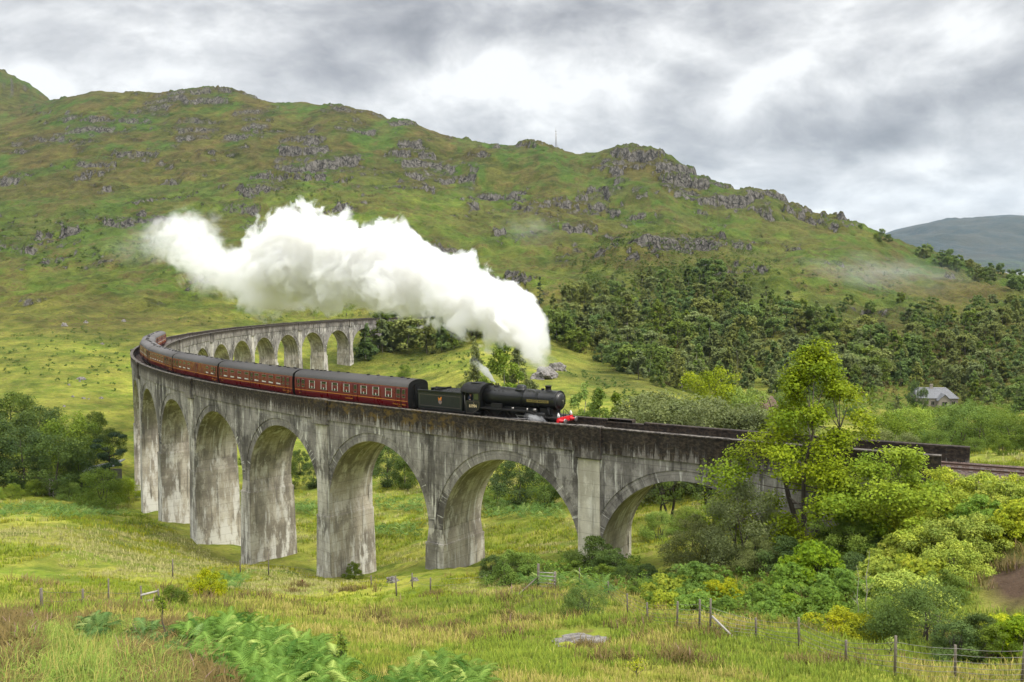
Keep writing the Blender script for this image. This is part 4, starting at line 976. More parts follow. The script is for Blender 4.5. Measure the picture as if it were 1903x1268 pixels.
# ---- people
def figure(name, joints, edges, M, mat, label):
    """one continuous skinned body; joints: name -> (x, y, z, radius)"""
    ks = list(joints); me = bpy.data.meshes.new(name); me.from_pydata([joints[k][:3] for k in ks], [(ks.index(a), ks.index(b)) for a, b in edges], [])
    o = bpy.data.objects.new(name, me); COL.objects.link(o); o.modifiers.new('s', 'SKIN'); ss_ = o.modifiers.new('u', 'SUBSURF'); ss_.levels = 1; ss_.render_levels = 1
    for v, k in zip(me.skin_vertices[0].data, ks): v.radius = (joints[k][3],)*2; v.use_root = False
    me.skin_vertices[0].data[0].use_root = True
    bpy.context.view_layer.update(); me2 = bpy.data.meshes.new_from_object(o.evaluated_get(bpy.context.evaluated_depsgraph_get())); bpy.data.objects.remove(o)
    me2.materials.clear()
    for m in (mat, M_SKIN): me2.materials.append(m)
    sk = [Vector(joints[k][:3]) for k in ks if k.startswith(('head', 'neck', 'hand', 'fing', 'nose'))]; cl = [Vector(joints[k][:3]) for k in ks if not k.startswith(('head', 'neck', 'hand', 'fing', 'nose'))]
    for f in me2.polygons:
        d1 = min((f.center-q).length for q in sk); d2 = min((f.center-q).length for q in cl); f.material_index = 1 if d1 < d2 else 0; f.use_smooth = True
    ob = link(name, me2); tag(ob, label, 'person'); ob.matrix_world = M
    mb = MB(); h = Vector(joints['head'][:3]); hr = joints['head'][3]
    mb.lathe([(h.z-.02, hr*1.12), (h.z+hr*.7, hr*1.10), (h.z+hr*1.2, hr*.85), (h.z+hr*1.45, hr*.3)], 'z', 12, (h.x-.02, h.y, 0)); mb.build('hair', M_HAIR, ob)
    return ob
STAND = {'pelvis': (0, 0, .95, .15), 'waist': (0, 0, 1.12, .13), 'chest': (0, 0, 1.35, .17), 'neck': (0, 0, 1.50, .06), 'head': (0.02, 0, 1.64, .10), 'headtop': (0.01, 0, 1.74, .07), 'nose': (.11, 0, 1.63, .02),
         'shl': (0, .19, 1.43, .07), 'ell': (0, .27, 1.16, .05), 'handl': (.08, .25, .93, .035), 'shr': (0, -.19, 1.43, .07), 'elr': (0, -.27, 1.16, .05), 'handr': (.08, -.25, .93, .035),
         'hipl': (0, .10, .88, .10), 'knl': (.02, .11, .48, .07), 'anl': (0, .12, .08, .05), 'tol': (.16, .13, .04, .04), 'hipr': (0, -.10, .88, .10), 'knr': (.05, -.11, .48, .07), 'anr': (-.02, -.12, .08, .05), 'tor': (.14, -.13, .04, .04)}
SEDGE = [('pelvis', 'waist'), ('waist', 'chest'), ('chest', 'neck'), ('neck', 'head'), ('head', 'headtop'), ('head', 'nose'), ('chest', 'shl'), ('shl', 'ell'), ('ell', 'handl'), ('chest', 'shr'), ('shr', 'elr'), ('elr', 'handr'),
         ('pelvis', 'hipl'), ('hipl', 'knl'), ('knl', 'anl'), ('anl', 'tol'), ('pelvis', 'hipr'), ('hipr', 'knr'), ('knr', 'anr'), ('anr', 'tor')]
wk = gp(644, 588)
figure('person', STAND, SEDGE, Matrix.Translation(wk+Vector((0, 0, -.03))) @ Matrix.Rotation(2.6, 4, 'Z'), M_CLOTH2, 'tiny figure in dark clothes standing on the hillside beyond the viaduct\'s far end')
DRV = dict(STAND); DRV.update({'chest': (.02, -.10, 1.35, .16), 'neck': (.05, -.16, 1.49, .06), 'head': (.10, -.22, 1.62, .10), 'headtop': (.10, -.23, 1.72, .07), 'nose': (.21, -.22, 1.61, .02), 'shl': (0, .09, 1.42, .07), 'shr': (.02, -.27, 1.40, .07), 'elr': (.06, -.40, 1.13, .05), 'handr': (.26, -.42, 1.14, .035)})
figure('person', DRV, SEDGE, LOCO.matrix_world @ Matrix.Translation((-10.62, -.86, 1.26)), M_CLOTH, 'driver in dark overalls leaning out of the locomotive cab')
# ------------------------------------------------------------------ plants
L_BIRCH = leaf_mat('birch_leaves', (.085, .108, .030), (.190, .205, .065))
L_DARK = leaf_mat('dark_leaves', (.036, .070, .010), (.120, .168, .020), (.19, .24, .03))
L_MID = leaf_mat('mid_leaves', (.075, .135, .014), (.195, .265, .026))
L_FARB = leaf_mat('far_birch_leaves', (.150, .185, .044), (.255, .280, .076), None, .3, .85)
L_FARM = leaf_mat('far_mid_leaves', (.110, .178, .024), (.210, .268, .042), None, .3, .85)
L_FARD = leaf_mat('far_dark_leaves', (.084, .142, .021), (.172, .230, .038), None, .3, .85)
L_YEL = leaf_mat('yellow_green_leaves', (.120, .180, .012), (.30, .35, .022), (.38, .39, .04), .35)
L_LIME = leaf_mat('lime_leaves', (.110, .190, .010), (.32, .385, .020), (.34, .38, .03), .35)
L_GREY = leaf_mat('grey_willow_leaves', (.100, .128, .040), (.215, .240, .080))
L_RHOD = leaf_mat('rhododendron_leaves', (.085, .165, .008), (.235, .350, .016), (.42, .47, .03))
L_GOLD = leaf_mat('golden_shoots', (.18, .25, .010), (.54, .55, .024), (.48, .45, .04))
L_PINE = leaf_mat('needles', (.022, .050, .018), (.060, .095, .032))
L_FERN = leaf_mat('fern_fronds', (.035, .105, .014), (.205, .330, .070), (.34, .43, .12), .3, .2)
L_GRASS = leaf_mat('grass_blades', (.20, .235, .020), (.40, .40, .046), (.54, .46, .16), .25, .75)
L_GRASSG = leaf_mat('green_grass_blades', (.125, .205, .016), (.29, .340, .032), (.48, .44, .13), .25, .75)
L_STRAW = leaf_mat('straw_blades', (.34, .30, .070), (.56, .46, .16), None, .2, .75)
L_HEATH = leaf_mat('heather_sprigs', (.110, .092, .026), (.215, .160, .058), (.30, .18, .19), .2, .5)
L_BROWN = leaf_mat('brown_scrub', (.080, .070, .022), (.17, .125, .045))
M_BARK = simple('grey_brown_bark', (.085, .072, .058), .9, 0, .35, 6, .2, .5)
M_BIRCHBARK = simple('pale_birch_bark', (.30, .275, .235), .85, 0, .4, 5, .2)
M_DARKBARK = simple('dark_bark', (.028, .022, .018), .9, 0, .3, 6, .2)
def unit(v): return v/np.maximum(np.linalg.norm(v, axis=-1, keepdims=True), 1e-9)
def leaf_quads(P, N, size, rng, asp=.62, droop=0.):
    n = len(P); N = unit(N); T = unit(np.cross(N, rng.normal(size=(n, 3)))); T[:, 2] -= droop; T = unit(T); B = np.cross(N, T)
    s = (size*rng.uniform(.65, 1.3, n))[:, None]
    V = np.stack([P-T*s*.5, P+B*s*asp*.5-T*s*.05+N*s*.08, P+T*s*.5-N*s*.06, P-B*s*asp*.5-T*s*.05+N*s*.08], 1)
    F = np.arange(4*n).reshape(n, 4); return V.reshape(-1, 3), F
def np_tube(path, rad, n=6):
    path = np.asarray(path, float); V = []
    for i, p in enumerate(path):
        t = path[min(i+1, len(path)-1)]-path[max(i-1, 0)]; t = t/np.linalg.norm(t)
        a = np.cross(t, (.3, .9, .1)); a /= np.linalg.norm(a); b = np.cross(t, a); th = np.arange(n)*2*PI/n
        V.append(p+rad[i]*(np.cos(th)[:, None]*a+np.sin(th)[:, None]*b))
    m = len(path); i, j = np.meshgrid(np.arange(m-1), np.arange(n), indexing='ij'); k = (i*n+j).ravel(); k2 = (i*n+(j+1) % n).ravel()
    return np.concatenate(V), np.stack([k, k2, k2+n, k+n], -1)
def join(parts):
    V, F, n = [], [], 0
    for v, f in parts: V.append(v); F.append(f+n); n += len(v)
    return np.concatenate(V), np.concatenate(F)
def lobes_of(shape, Hh, R, base, n, rng):
    """centres and radii of the leafy masses of one crown"""
    C, Rd = [], []
    while len(C) < n:
        t = rng.uniform(0, 1); a = rng.uniform(0, 2*PI)
        if shape == 'round': env = math.sqrt(max(0, 1-(2*t-1)**2))*(.9+.1*t)
        elif shape == 'birch': env = max(.08, (1-t)**.75*min(1, .55+t*1.6))
        elif shape == 'cone': env = max(.04, 1-t)
        elif shape == 'bush': env = math.sqrt(max(0, 1-t**2))
        elif shape == 'flat': env = .5+.5*t
        elif shape == 'tall': env = max(.10, (1-t)**.75*min(1, .6+t*2.2))*1.1
        q = rng.uniform(.25, 1)**.6
        env *= .55+.9*float(vnoise(np.array([a*1.1+n]), np.array([t*4.2+n*.37]), n)[0]) if shape in ('tall', 'round', 'birch') else 1.
        r = R*env*q; C.append((r*math.cos(a), r*math.sin(a), base+(Hh-base)*t)); Rd.append(R*rng.uniform(.20, .36)*(.55+.45*env)*(.86 if shape == 'tall' else 1.))
    return np.array(C), np.array(Rd)
def crown(shape, Hh, R, base, nl, leaves, size, rng, asp=.62, flat=.72, rosette=0, droop=0., shell=.5):
    C, Rd = lobes_of(shape, Hh, R, base, nl, rng)
    wts = Rd**2/np.sum(Rd**2); k = rng.choice(nl, leaves, p=wts)
    d = unit(rng.normal(size=(leaves, 3))+np.array([0, 0, .35])); rad = Rd[k]*rng.uniform(shell, 1.0, leaves)*(1+.25*(vnoise(d[:, 0]*3+k, d[:, 1]*3+k*1.7, 3)-.5)*2)
    P = C[k]+d*rad[:, None]*np.array([1, 1, flat])
    tl = rng.uniform(0, 1, nl)
    if shape in ('bush', 'round'): P[:, 2] = np.maximum(P[:, 2], .03*Hh+.0*P[:, 2])
    if rosette:
        V, F, T = [], [], []
        for j in range(rosette):
            a = 2*PI*j/rosette; N0 = unit(d+rng.normal(size=d.shape)*.25)
            X = unit(np.cross(N0, np.array([.13, .91, .37]))); Y = np.cross(N0, X); o = X*math.cos(a)+Y*math.sin(a)
            s = (size*rng.uniform(.8, 1.2, leaves))[:, None]; ax = unit(o+N0*.45); sd_ = np.cross(ax, N0)
            V.append(np.stack([P, P+ax*s*.5+sd_*s*asp*.25, P+ax*s, P+ax*s*.5-sd_*s*asp*.25], 1))
        V = np.stack(V, 1).reshape(-1, 3); F = np.arange(len(V)).reshape(-1, 4)
        tint = np.repeat(np.clip(.55*rng.uniform(0, 1, leaves)+.45*tl[k]+rng.normal(0, .1, leaves), 0, 1), 4*rosette)
    else:
        V, F = leaf_quads(P, d*.7+rng.normal(size=P.shape)*.55+np.array([0, 0, .35]), size, rng, asp, droop)
        tint = np.repeat(np.clip(.45*rng.uniform(0, 1, leaves)+.55*tl[k], 0, 1), 4)
    return V, F, tint, C, Rd
def limbs(Hh, R, C, rng, r0, n=9, lean=.04, stems=1):
    parts = []
    for st in range(stems):
        ox, oy = (rng.normal(0, .12*R, 2) if stems > 1 else (0, 0))
        a = rng.uniform(0, 2*PI); top = Hh*(.86 if stems == 1 else rng.uniform(.55, .85)); ph = [np.array([ox+math.cos(a)*lean*Hh*t**1.5*(1 if stems == 1 else 4)+rng.normal(0, .012*Hh)*(t > 0), oy+math.sin(a)*lean*Hh*t**1.5*(1 if stems == 1 else 4)+rng.normal(0, .012*Hh)*(t > 0), top*t-.15*(t == 0)]) for t in (0, .15, .35, .55, .8, 1)]
        parts.append(np_tube(ph, [r0*1.25, r0, r0*.8, r0*.6, r0*.33, r0*.1]))
        for c in C[rng.permutation(len(C))[:max(2, n//stems)]]:
            t = np.clip((c[2]-.22*np.linalg.norm(c[:2]))/top, .12, .85); zz3 = np.array([p[2] for p in ph]); s = np.array([np.interp(top*t, zz3, [p[q] for p in ph]) for q in range(3)])
            mid = (s+c)/2+np.array([0, 0, -.05*Hh])*rng.uniform(-.6, .6); rr = r0*(.42-.25*t)
            parts.append(np_tube([s, mid, c], [rr, rr*.6, rr*.15], 5))
    return join(parts)
def both(name, cr, tr, mats):
    V, F = join([(cr[0], cr[1]), tr]); tint = np.concatenate([cr[2], np.zeros(len(tr[0]))])
    return np_mesh(name, V, F, mats, mi=np.concatenate([np.zeros(len(cr[1]), int), np.ones(len(tr[1]), int)]), attrs={'tint': tint})
def proto(shape, Hh, R, base, nl, leaves, size, seed, lm, bm, r0, asp=.62, flat=.72, rosette=0, stems=1, n_l=9, merged=False, droop=0., shell=.5, lean=.04):
    rng = np.random.default_rng(seed); cr = crown(shape, Hh, R, base, nl, leaves, size, rng, asp, flat, rosette, droop, shell); tr = limbs(Hh, R, cr[3], rng, r0, n_l, lean, stems)
    if merged: return both('tree', cr, tr, [lm, bm])
    return (np_mesh('crown', cr[0], cr[1], [lm], attrs={'tint': cr[2]}), np_mesh('trunk', tr[0], tr[1], [bm], smooth=True), Hh)
def plant(name, pr, loc, height, label, cat, group=None, wide=1., rz=None, crown_name='crown', trunk_name='trunk'):
    """a thing of two parts at loc, scaled to the given height; pr is (crown mesh, trunk mesh, built height)"""
    k = height/pr[2]; rz = random.uniform(0, 2*PI) if rz is None else rz
    e = empty(name, Vector(loc)+Vector((0, 0, -.06)), (0, 0, rz)); e.scale = (k*wide, k*wide, k)
    tag(e, label, cat, group); link(crown_name, pr[0], e); link(trunk_name, pr[1], e); return e
def inside(poly, x, y):
    r = np.zeros(np.shape(x), bool); n = len(poly)
    for i in range(n):
        (x1, y1), (x2, y2) = poly[i], poly[(i+1) % n]
        if y1 == y2: continue
        r ^= ((y1 > y) != (y2 > y)) & (x < (x2-x1)*(y-y1)/(y2-y1)+x1)
    return r
def scatter(poly, n, gap, rng, tries=60000, dmin=0, dmax=1e9):
    """ground points spaced gap metres apart whose photo position falls in the polygon"""
    xs = [p[0] for p in poly]; ys = [p[1] for p in poly]; res = []
    for _ in range(tries):
        if len(res) >= n: break
        px, py = rng.uniform(min(xs), max(xs)), rng.uniform(min(ys), max(ys))
        if not inside(poly, px, py): continue
        p = gp(px, py)
        if p is None or not dmin < p.y < dmax: continue
        if all((p.x-q.x)**2+(p.y-q.y)**2 > gap*gap for q in res): res.append(p)
    return res
PRNG = np.random.default_rng(12)
# ---- far wood: birches one can count on the slope
FAR = [proto('birch', 9., 3.3, .3, 30, 2600, .46, 100+k, [L_FARB, L_FARB, L_FARM, L_FARD][k % 4], M_BIRCHBARK if k % 2 else M_BARK, .10, merged=True, n_l=4, asp=.8, flat=1., shell=.35) for k in range(5)]
FARR = [proto('round', 7.5, 3.8, .2, 30, 2800, .47, 120+k, [L_FARB, L_FARD, L_FARM][k], M_BARK, .12, merged=True, n_l=4, asp=.8, flat=.95, shell=.35) for k in range(3)]
def far_tree(p, h, wide, me, name, label, group):
    o = link(name, me, None, p+Vector((0, 0, -.1))); k = h/(9. if me in FAR else 7.5); o.scale = (k*wide, k*wide, k); o.rotation_euler = (0, 0, random.uniform(0, 2*PI)); tag(o, label, 'tree', group); return o
WOOD = [(1025, 585), (1060, 555), (1120, 535), (1200, 520), (1300, 520), (1400, 545), (1470, 575), (1530, 600), (1600, 625), (1690, 665), (1700, 715), (1600, 742), (1500, 740), (1400, 738), (1300, 735), (1220, 722), (1130, 682), (1060, 652), (1030, 632)]
for p in scatter(WOOD, 290, 5.4, PRNG):
    r = random.random(); me = random.choice(FAR if r < .62 else FARR)
    far_tree(p, random.uniform(6.0, 11.5)*(.75+.5*float(vnoise(np.array([p.x/22]), np.array([p.y/22]), 5)[0])), random.uniform(.95, 1.35), me, 'woodland_tree', 'broadleaf tree of the dense grey-green wood filling the slope right of the steam', 'trees of the wood on the slope')
for p in scatter([(1690, 600), (1800, 600), (1903, 585), (1903, 770), (1800, 745), (1690, 715)], 105, 5.6, PRNG):
    far_tree(p, random.uniform(4.5, 8.5), random.uniform(.95, 1.25), random.choice(FAR+FARR), 'moorland_tree', 'scattered small tree on the brown moorland slope above and beside the cottage', 'scattered trees above the cottage')
for p in scatter([(1500, 560), (1720, 560), (1903, 560), (1903, 590), (1700, 600), (1520, 590)], 16, 9.0, PRNG):
    far_tree(p, random.uniform(3.5, 6), random.uniform(1., 1.4), random.choice(FARR), 'hillfoot_tree', 'small dark round tree dotted along the pale foot of the right-hand hill', 'trees at the hill foot')
for p in scatter([(1690, 462), (1760, 478), (1840, 505), (1903, 522), (1903, 545), (1800, 520), (1720, 488)], 26, 6., PRNG):
    far_tree(p, random.uniform(6, 10), random.uniform(1., 1.4), random.choice(FARR), 'ridge_tree', 'dark tree on the low ridge line beneath the distant blue mountain', 'trees on the low ridge')
for p in scatter([(1590, 420), (1640, 436), (1665, 452), (1640, 452), (1600, 436)], 7, 5., PRNG):
    far_tree(p, random.uniform(3.5, 6), 1.2, random.choice(FARR), 'hillcrest_tree', 'scrubby little tree standing on the crest of the rocky hill', 'trees on the hill crest')
# ---- copse by the far end of the viaduct
CP_P = scatter([(672, 668), (720, 665), (800, 660), (870, 645), (905, 625), (905, 612), (860, 610), (790, 605), (735, 600), (690, 640)], 30, 4.5, PRNG)
for p in CP_P:
    far_tree(p, random.uniform(9, 13.5), random.uniform(1., 1.35), random.choice([FAR[2], FAR[3], FAR[0], FARR[1], FARR[0]]), 'copse_tree', 'dark leafy tree of the copse hiding the far end of the viaduct', 'trees of the copse at the far end')
# ---- conifers on the hillside
CON = proto('cone', 12., 2.6, .4, 40, 2600, .40, 140, L_PINE, M_DARKBARK, .16, asp=.5, flat=.45, n_l=14)
for px, py, h, lb in ((1003, 566, 13, 'tall dark spruce standing alone beside the steam at the wood edge'), (967, 521, 6, 'little dark conifer on the hillside above the steam'), (1230, 572, 8, 'small pointed conifer among the broadleaf wood')):
    plant('conifer_tree', CON, gp(px, py), h, lb, 'tree')
# ---- low scrub nobody could count, on the knoll and the hill
def scrub(name, polys, size, lm, seed, leaf=.6):
    rng = np.random.default_rng(seed); VV, FF, TT_, n = [], [], [], 0
    for poly, cnt, gap in polys:
        for p in scatter(poly, cnt, gap, rng, 8000):
            h = size*rng.uniform(.5, 1.3); cr = crown('bush', h, h*rng.uniform(.9, 1.5), .0, 5, 110, leaf, rng, .8)
            VV.append(cr[0]+np.array(p)); FF.append(cr[1]+n); TT_.append(np.clip(cr[2]*.6+rng.uniform(0, .4), 0, 1)); n += len(cr[0])
    tag(link(name, np_mesh(name, np.concatenate(VV), np.concatenate(FF), [lm], attrs={'tint': np.concatenate(TT_)})), kind='stuff')
scrub('knoll_scrub', [([(1060, 500), (1110, 452), (1180, 432), (1290, 434), (1400, 470), (1440, 510), (1400, 540), (1250, 515), (1120, 530)], 170, 5.), ([(1200, 500), (1330, 500), (1350, 530), (1210, 530)], 40, 5.), ([(1040, 545), (1100, 510), (1130, 530), (1060, 560)], 30, 4.)], 3.4, L_DARK, 7)
scrub('hillside_scrub', [([(60, 480), (300, 440), (330, 475), (230, 500), (80, 500)], 60, 8.), ([(500, 345), (620, 340), (640, 380), (520, 380)], 30, 9.), ([(0, 420), (200, 400), (200, 440), (0, 470)], 30, 11.), ([(560, 400), (800, 420), (780, 470), (620, 450)], 20, 12.), ([(1400, 480), (1700, 500), (1650, 560), (1480, 540)], 30, 14)], 2.2, L_DARK, 8)
scrub('field_rushes', [([(1040, 690), (1110, 690), (1210, 735), (1150, 745)], 50, 2.), ([(690, 672), (880, 655), (1000, 640), (1000, 700), (760, 690)], 60, 2.5), ([(0, 620), (240, 600), (235, 740), (60, 700), (0, 700)], 90, 3.), ([(320, 590), (700, 580), (660, 592), (330, 605)], 30, 3.)], .8, L_MID, 12, .30)
scrub('valley_scrub', [([(1440, 735), (1700, 700), (1700, 770), (1440, 775)], 110, 4.), ([(1790, 735), (1903, 730), (1903, 780), (1790, 775)], 60, 4.)], 2.6, L_MID, 10, .45)
scrub('heath_scrub', [([(1440, 640), (1560, 610), (1903, 600), (1903, 740), (1700, 720), (1600, 745)], 150, 5.), ([(1030, 560), (1450, 560), (1650, 690), (1250, 720), (1040, 640)], 110, 7.)], 2.4, L_BROWN, 9, .45)
# ---- middle distance trees, 90 to 260 m off
MR = [proto('round', 9., 4.3, .2, 60, 11000, .27, 200+k, lm, M_BARK, .18, shell=.4, flat=.92) for k, lm in enumerate((L_DARK, L_DARK, L_MID, L_YEL))]
MBI = [proto('tall', 10., 3.0, .6, 50, 8000, .24, 210+k, lm, M_BIRCHBARK, .13, flat=1.) for k, lm in enumerate((L_MID, L_BIRCH, L_LIME))]
MW = [proto('bush', 6., 3.8, .1, 60, 13000, .22, 220+k, lm, M_BARK, .12, asp=.42, stems=4, flat=1., shell=.4) for k, lm in enumerate((L_GREY, L_MID, L_LIME))]
MPINE = proto('flat', 11., 4., 6.2, 16, 5000, .30, 230, L_PINE, M_DARKBARK, .25, flat=.35, n_l=12)
def tall(px, top, D): return max(1.5, at(px, top, D)[2]-gd(px, D).z)
def mid(pr, px, top, D, name, label, group=None, wide=1.):
    return plant(name, pr, gd(px, D), tall(px, top, D), label, 'tree', group, wide)
# left of the viaduct
for px, top, D, pr, w in ((10, 735, 190, MR[0], 1.1), (60, 762, 176, MR[0], 1.1), (115, 775, 170, MR[2], 1.0), (30, 800, 162, MR[1], 1.05), (90, 812, 160, MR[1], 1.1), (150, 790, 182, MR[0], 1.0), (170, 768, 200, MR[1], .9), (200, 800, 192, MR[0], .8), (-30, 770, 165, MR[1], 1.1), (135, 835, 165, MR[0], .9)):
    mid(pr, px, top, D, 'broadleaf_tree', 'dense dark green tree of the thicket at the left edge beside the tall piers', 'dark thicket left of the viaduct', w)
mid(MPINE, 192, 812, 163, 'pine_tree', 'spreading flat-topped pine over a grey shed roof left of the viaduct', None, .85)
def bush(pr, px, py, hpx, name, label, group=None, wide=1.):
    p = gp(px, py); return plant(name, pr, p, hpx*p.y/FPX, label, 'bush', group, wide, crown_name='crown', trunk_name='stems')
bush(MW[1], 188, 938, 66, 'round_bush', 'large round olive-green bush beside the leftmost pier', None, 1.15)
for px, py, h in ((130, 930, 34), (65, 920, 28), (25, 925, 26), (235, 930, 40), (-10, 930, 26)): bush(MW[2], px, py, h, 'thicket_bush', 'low yellow-green bush along the foot of the dark thicket at left', 'low bushes below the thicket', 1.2)
DEADB = proto('bush', 4., 2.6, .5, 26, 500, .18, 240, L_GREY, M_BIRCHBARK, .06, stems=7, n_l=40)
bush(DEADB, 95, 922, 46, 'bare_bush', 'pale half-bare twiggy bush in front of the dark thicket')
# through the arches
for px, top, D, pr, w in ((715, 830, 172, MR[0], 1.0), (748, 850, 166, MR[1], 1.), (690, 840, 185, MR[1], 1.), (770, 835, 175, MR[0], .9), (800, 850, 160, MR[1], .9)): mid(pr, px, top, D, 'riverside_tree', 'dense dark tree seen through the second and third arches from the viaduct\'s near end', 'trees behind the middle arches', w)
for px, top, D, pr, w in ((965, 850, 128, MR[0], 1.), (1010, 872, 122, MR[2], .8), (930, 862, 150, MR[0], 1.), (1050, 880, 132, MR[1], .9), (990, 850, 150, MR[1], 1.)): mid(pr, px, top, D, 'meadow_tree', 'leafy green tree framed by the wide arch beneath the locomotive', 'trees behind the arch under the engine', w)
for px, py, h in ((925, 935, 34), (965, 932, 30), (1020, 925, 34), (905, 930, 26), (985, 925, 30)): bush(MW[2], px, py, h, 'meadow_bush', 'low yellow-green bush in the meadow seen through the wide arch under the locomotive', 'meadow bushes behind the arch', 1.3)
for px, top, D, pr, w in ((550, 838, 190, MR[0], .9), (575, 860, 178, MR[1], 1.), (530, 860, 178, MR[1], .9), (600, 850, 190, MR[0], 1.), (440, 860, 200, MR[1], 1.)): mid(pr, px, top, D, 'distant_tree', 'dark tree in the valley glimpsed through the narrow fourth arch from the near end', 'trees behind the fourth arch', w)
ALD = proto('round', 9., 4.4, 3.0, 30, 4200, .24, 245, L_DARK, M_DARKBARK, .26, stems=3, n_l=30)
for px, top, D in ((1245, 868, 96), (1320, 860, 99), (1390, 880, 97)): plant('shaded_tree', ALD, gd(px, D), tall(px, top, D), 'dark many-stemmed tree in the shade behind the nearest arch', 'tree', 'dark trees behind the nearest arch', 1.0)
for px, py, h in ((1225, 1000, 50), (1275, 985, 44), (1330, 975, 44)): bush(MW[2], px, py, h, 'archway_bush', 'sunlit yellow-green bush growing under the nearest arch', 'bushes under the nearest arch', 1.2)
# beyond the deck, behind the engine
for px, top, D, pr, w in ((880, 640, 205, MBI[1], .85), (935, 632, 198, MBI[0], 1.0), (965, 640, 200, MBI[1], .9)): mid(pr, px, top, D, 'feathery_birch', 'tall feathery birch in the pale field directly behind the locomotive boiler', 'field birches behind the engine', w)
for px, top, D, pr, w in ((1085, 712, 150, MBI[2], 1.1), (1115, 722, 146, MBI[0], 1.), (1145, 730, 150, MBI[0], .9)): mid(pr, px, top, D, 'young_birch', 'slender light green young birch just right of the locomotive front', 'young birches right of the engine', w)
for px, top, D, w in ((1190, 742, 130, 1.2), (1235, 738, 126, 1.3), (1285, 742, 122, 1.3), (1335, 750, 118, 1.3), (1385, 758, 112, 1.3), (1425, 770, 108, 1.2), (1460, 775, 104, 1.2), (1215, 752, 118, 1.2), (1310, 760, 110, 1.2)): mid(MW[0], px, top, D, 'grey_willow', 'grey-green willow bush rising just over the far parapet between engine and leaning tree', 'grey willows behind the parapet', w)
mid(MR[3], 1330, 690, 150, 'yellow_green_tree', 'broad rounded yellow-green tree standing behind the grey willows', None, 1.05)
mid(MR[3], 1385, 725, 146, 'yellow_green_tree', 'lower yellow-green tree on the right flank of the broad rounded one', None, 1.0)
for px, top, D, pr, w in ((1650, 772, 108, MW[1], 1.3), (1700, 762, 112, MW[2], 1.3), (1750, 760, 116, MW[1], 1.35), (1800, 752, 104, MW[1], 1.3), (1845, 762, 98, MW[1], 1.3), (1890, 772, 92, MW[1], 1.3), (1635, 800, 98, MW[0], 1.2), (1690, 805, 96, MW[0], 1.2), (1745, 800, 95, MW[1], 1.2), (1820, 815, 86, MW[1], 1.2), (1875, 822, 80, MW[1], 1.2), (1925, 790, 90, MW[1], 1.3), (1780, 775, 130, MR[2], 1.2), (1860, 760, 128, MR[2], 1.2), (1690, 775, 140, MR[2], 1.2)): mid(pr, px, top, D, 'bank_tree', 'bushy mid-green tree massed behind the dark parapet end at right', 'trees behind the parapet end', w)
for px, top, D, pr in ((1672, 735, 262, MBI[1]), (1590, 712, 285, MBI[1]), (1625, 720, 275, FAR and MBI[0])): mid(pr, px, top, D, 'garden_birch', 'slim birch on the green ground left of the cottage', 'birches left of the cottage', .8)
for px, top, D in ((1705, 708, 288), (1722, 722, 286)): mid(MR[1], px, top, D, 'cottage_tree', 'dark tree growing against the left end of the cottage', 'trees against the cottage', .55)
for px, top, D in ((1800, 715, 292), (1835, 728, 280), (1870, 735, 270)): mid(MBI[1], px, top, D, 'garden_tree', 'grey-green tree close on the right side of the cottage', 'trees right of the cottage', 1.1)
for px, top, D in ((1500, 735, 250), (1550, 742, 240), (1450, 735, 250), (1590, 752, 240)): mid(MR[2], px, top, D, 'valley_tree', 'mid-green tree in the valley behind the tall yellow-green birch', 'valley trees behind the birch', 1.)
plant('field_bush', MW[1], gp(752, 700), 4.2, 'single small round bush in the pale field above the first coach roof', 'bush')
# ------------------------------------------------------------------ trees and bushes on the near right bank
BIGT = proto('tall', 14., 4.9, .8, 95, 40000, .165, 300, L_LIME, M_BARK, .16, asp=.75, flat=.85, stems=3, n_l=60, lean=.03, shell=.3)
SMALLT = proto('round', 6., 3.2, .6, 70, 18000, .16, 301, L_LIME, M_BARK, .12, asp=.7, flat=.85, stems=3, n_l=30, shell=.4)
WILL = proto('bush', 6., 3.2, .1, 80, 24000, .14, 302, L_GREY, M_BARK, .10, asp=.42, stems=5, n_l=40, shell=.45)
ROUNDB = proto('bush', 3., 2.3, .1, 44, 13000, .13, 303, L_MID, M_BARK, .06, asp=.36, stems=6, n_l=24, droop=-.8, flat=1., shell=.5)
DKB = proto('bush', 3., 2.2, .1, 40, 12000, .13, 304, L_MID, M_BARK, .06, asp=.5, stems=6, n_l=20, shell=.45)
DKB2 = proto('bush', 3., 2.2, .1, 40, 12000, .13, 305, L_DARK, M_BARK, .06, asp=.5, stems=6, n_l=20, shell=.45)
RHO = [proto('bush', 3., 2.2, .1, 46, 2300, .19, 310+k, lm, M_DARKBARK, .06, asp=.75, rosette=7, stems=6, n_l=20, shell=.75) for k, lm in enumerate((L_RHOD, L_GOLD, L_RHOD))]
GOLDB = proto('bush', 2.4, 2.0, .1, 40, 11000, .12, 320, L_GOLD, M_BARK, .05, asp=.6, stems=6, n_l=20, shell=.5)
def near(pr, px, py, top, name, label, cat='bush', group=None, wide=1., D=None):
    p = gp(px, py) if D is None else gd(px, D)
    return plant(name, pr, p, max(.5, at(px, top, p.y)[2]-p.z), label, cat, group, wide, trunk_name='trunk' if cat == 'tree' else 'stems')
near(BIGT, 1512, 0, 640, 'birch_tree', 'tall loose yellow-green tree rising in front of the dark parapet', 'tree', None, 1.22, D=61)
near(SMALLT, 1665, 0, 838, 'sapling_tree', 'smaller bright yellow-green tree below the broken end of the parapet', 'tree', None, 1.35, D=56)
near(WILL, 1392, 0, 898, 'willow_bush', 'big grey-green willow bush beside the nearest arch opening', 'bush', None, 1.05, D=60)
near(WILL, 1300, 0, 960, 'willow_bush', 'smaller grey-green willow bush left of the big one, under the nearest arch', 'bush', None, 1.1, D=62)
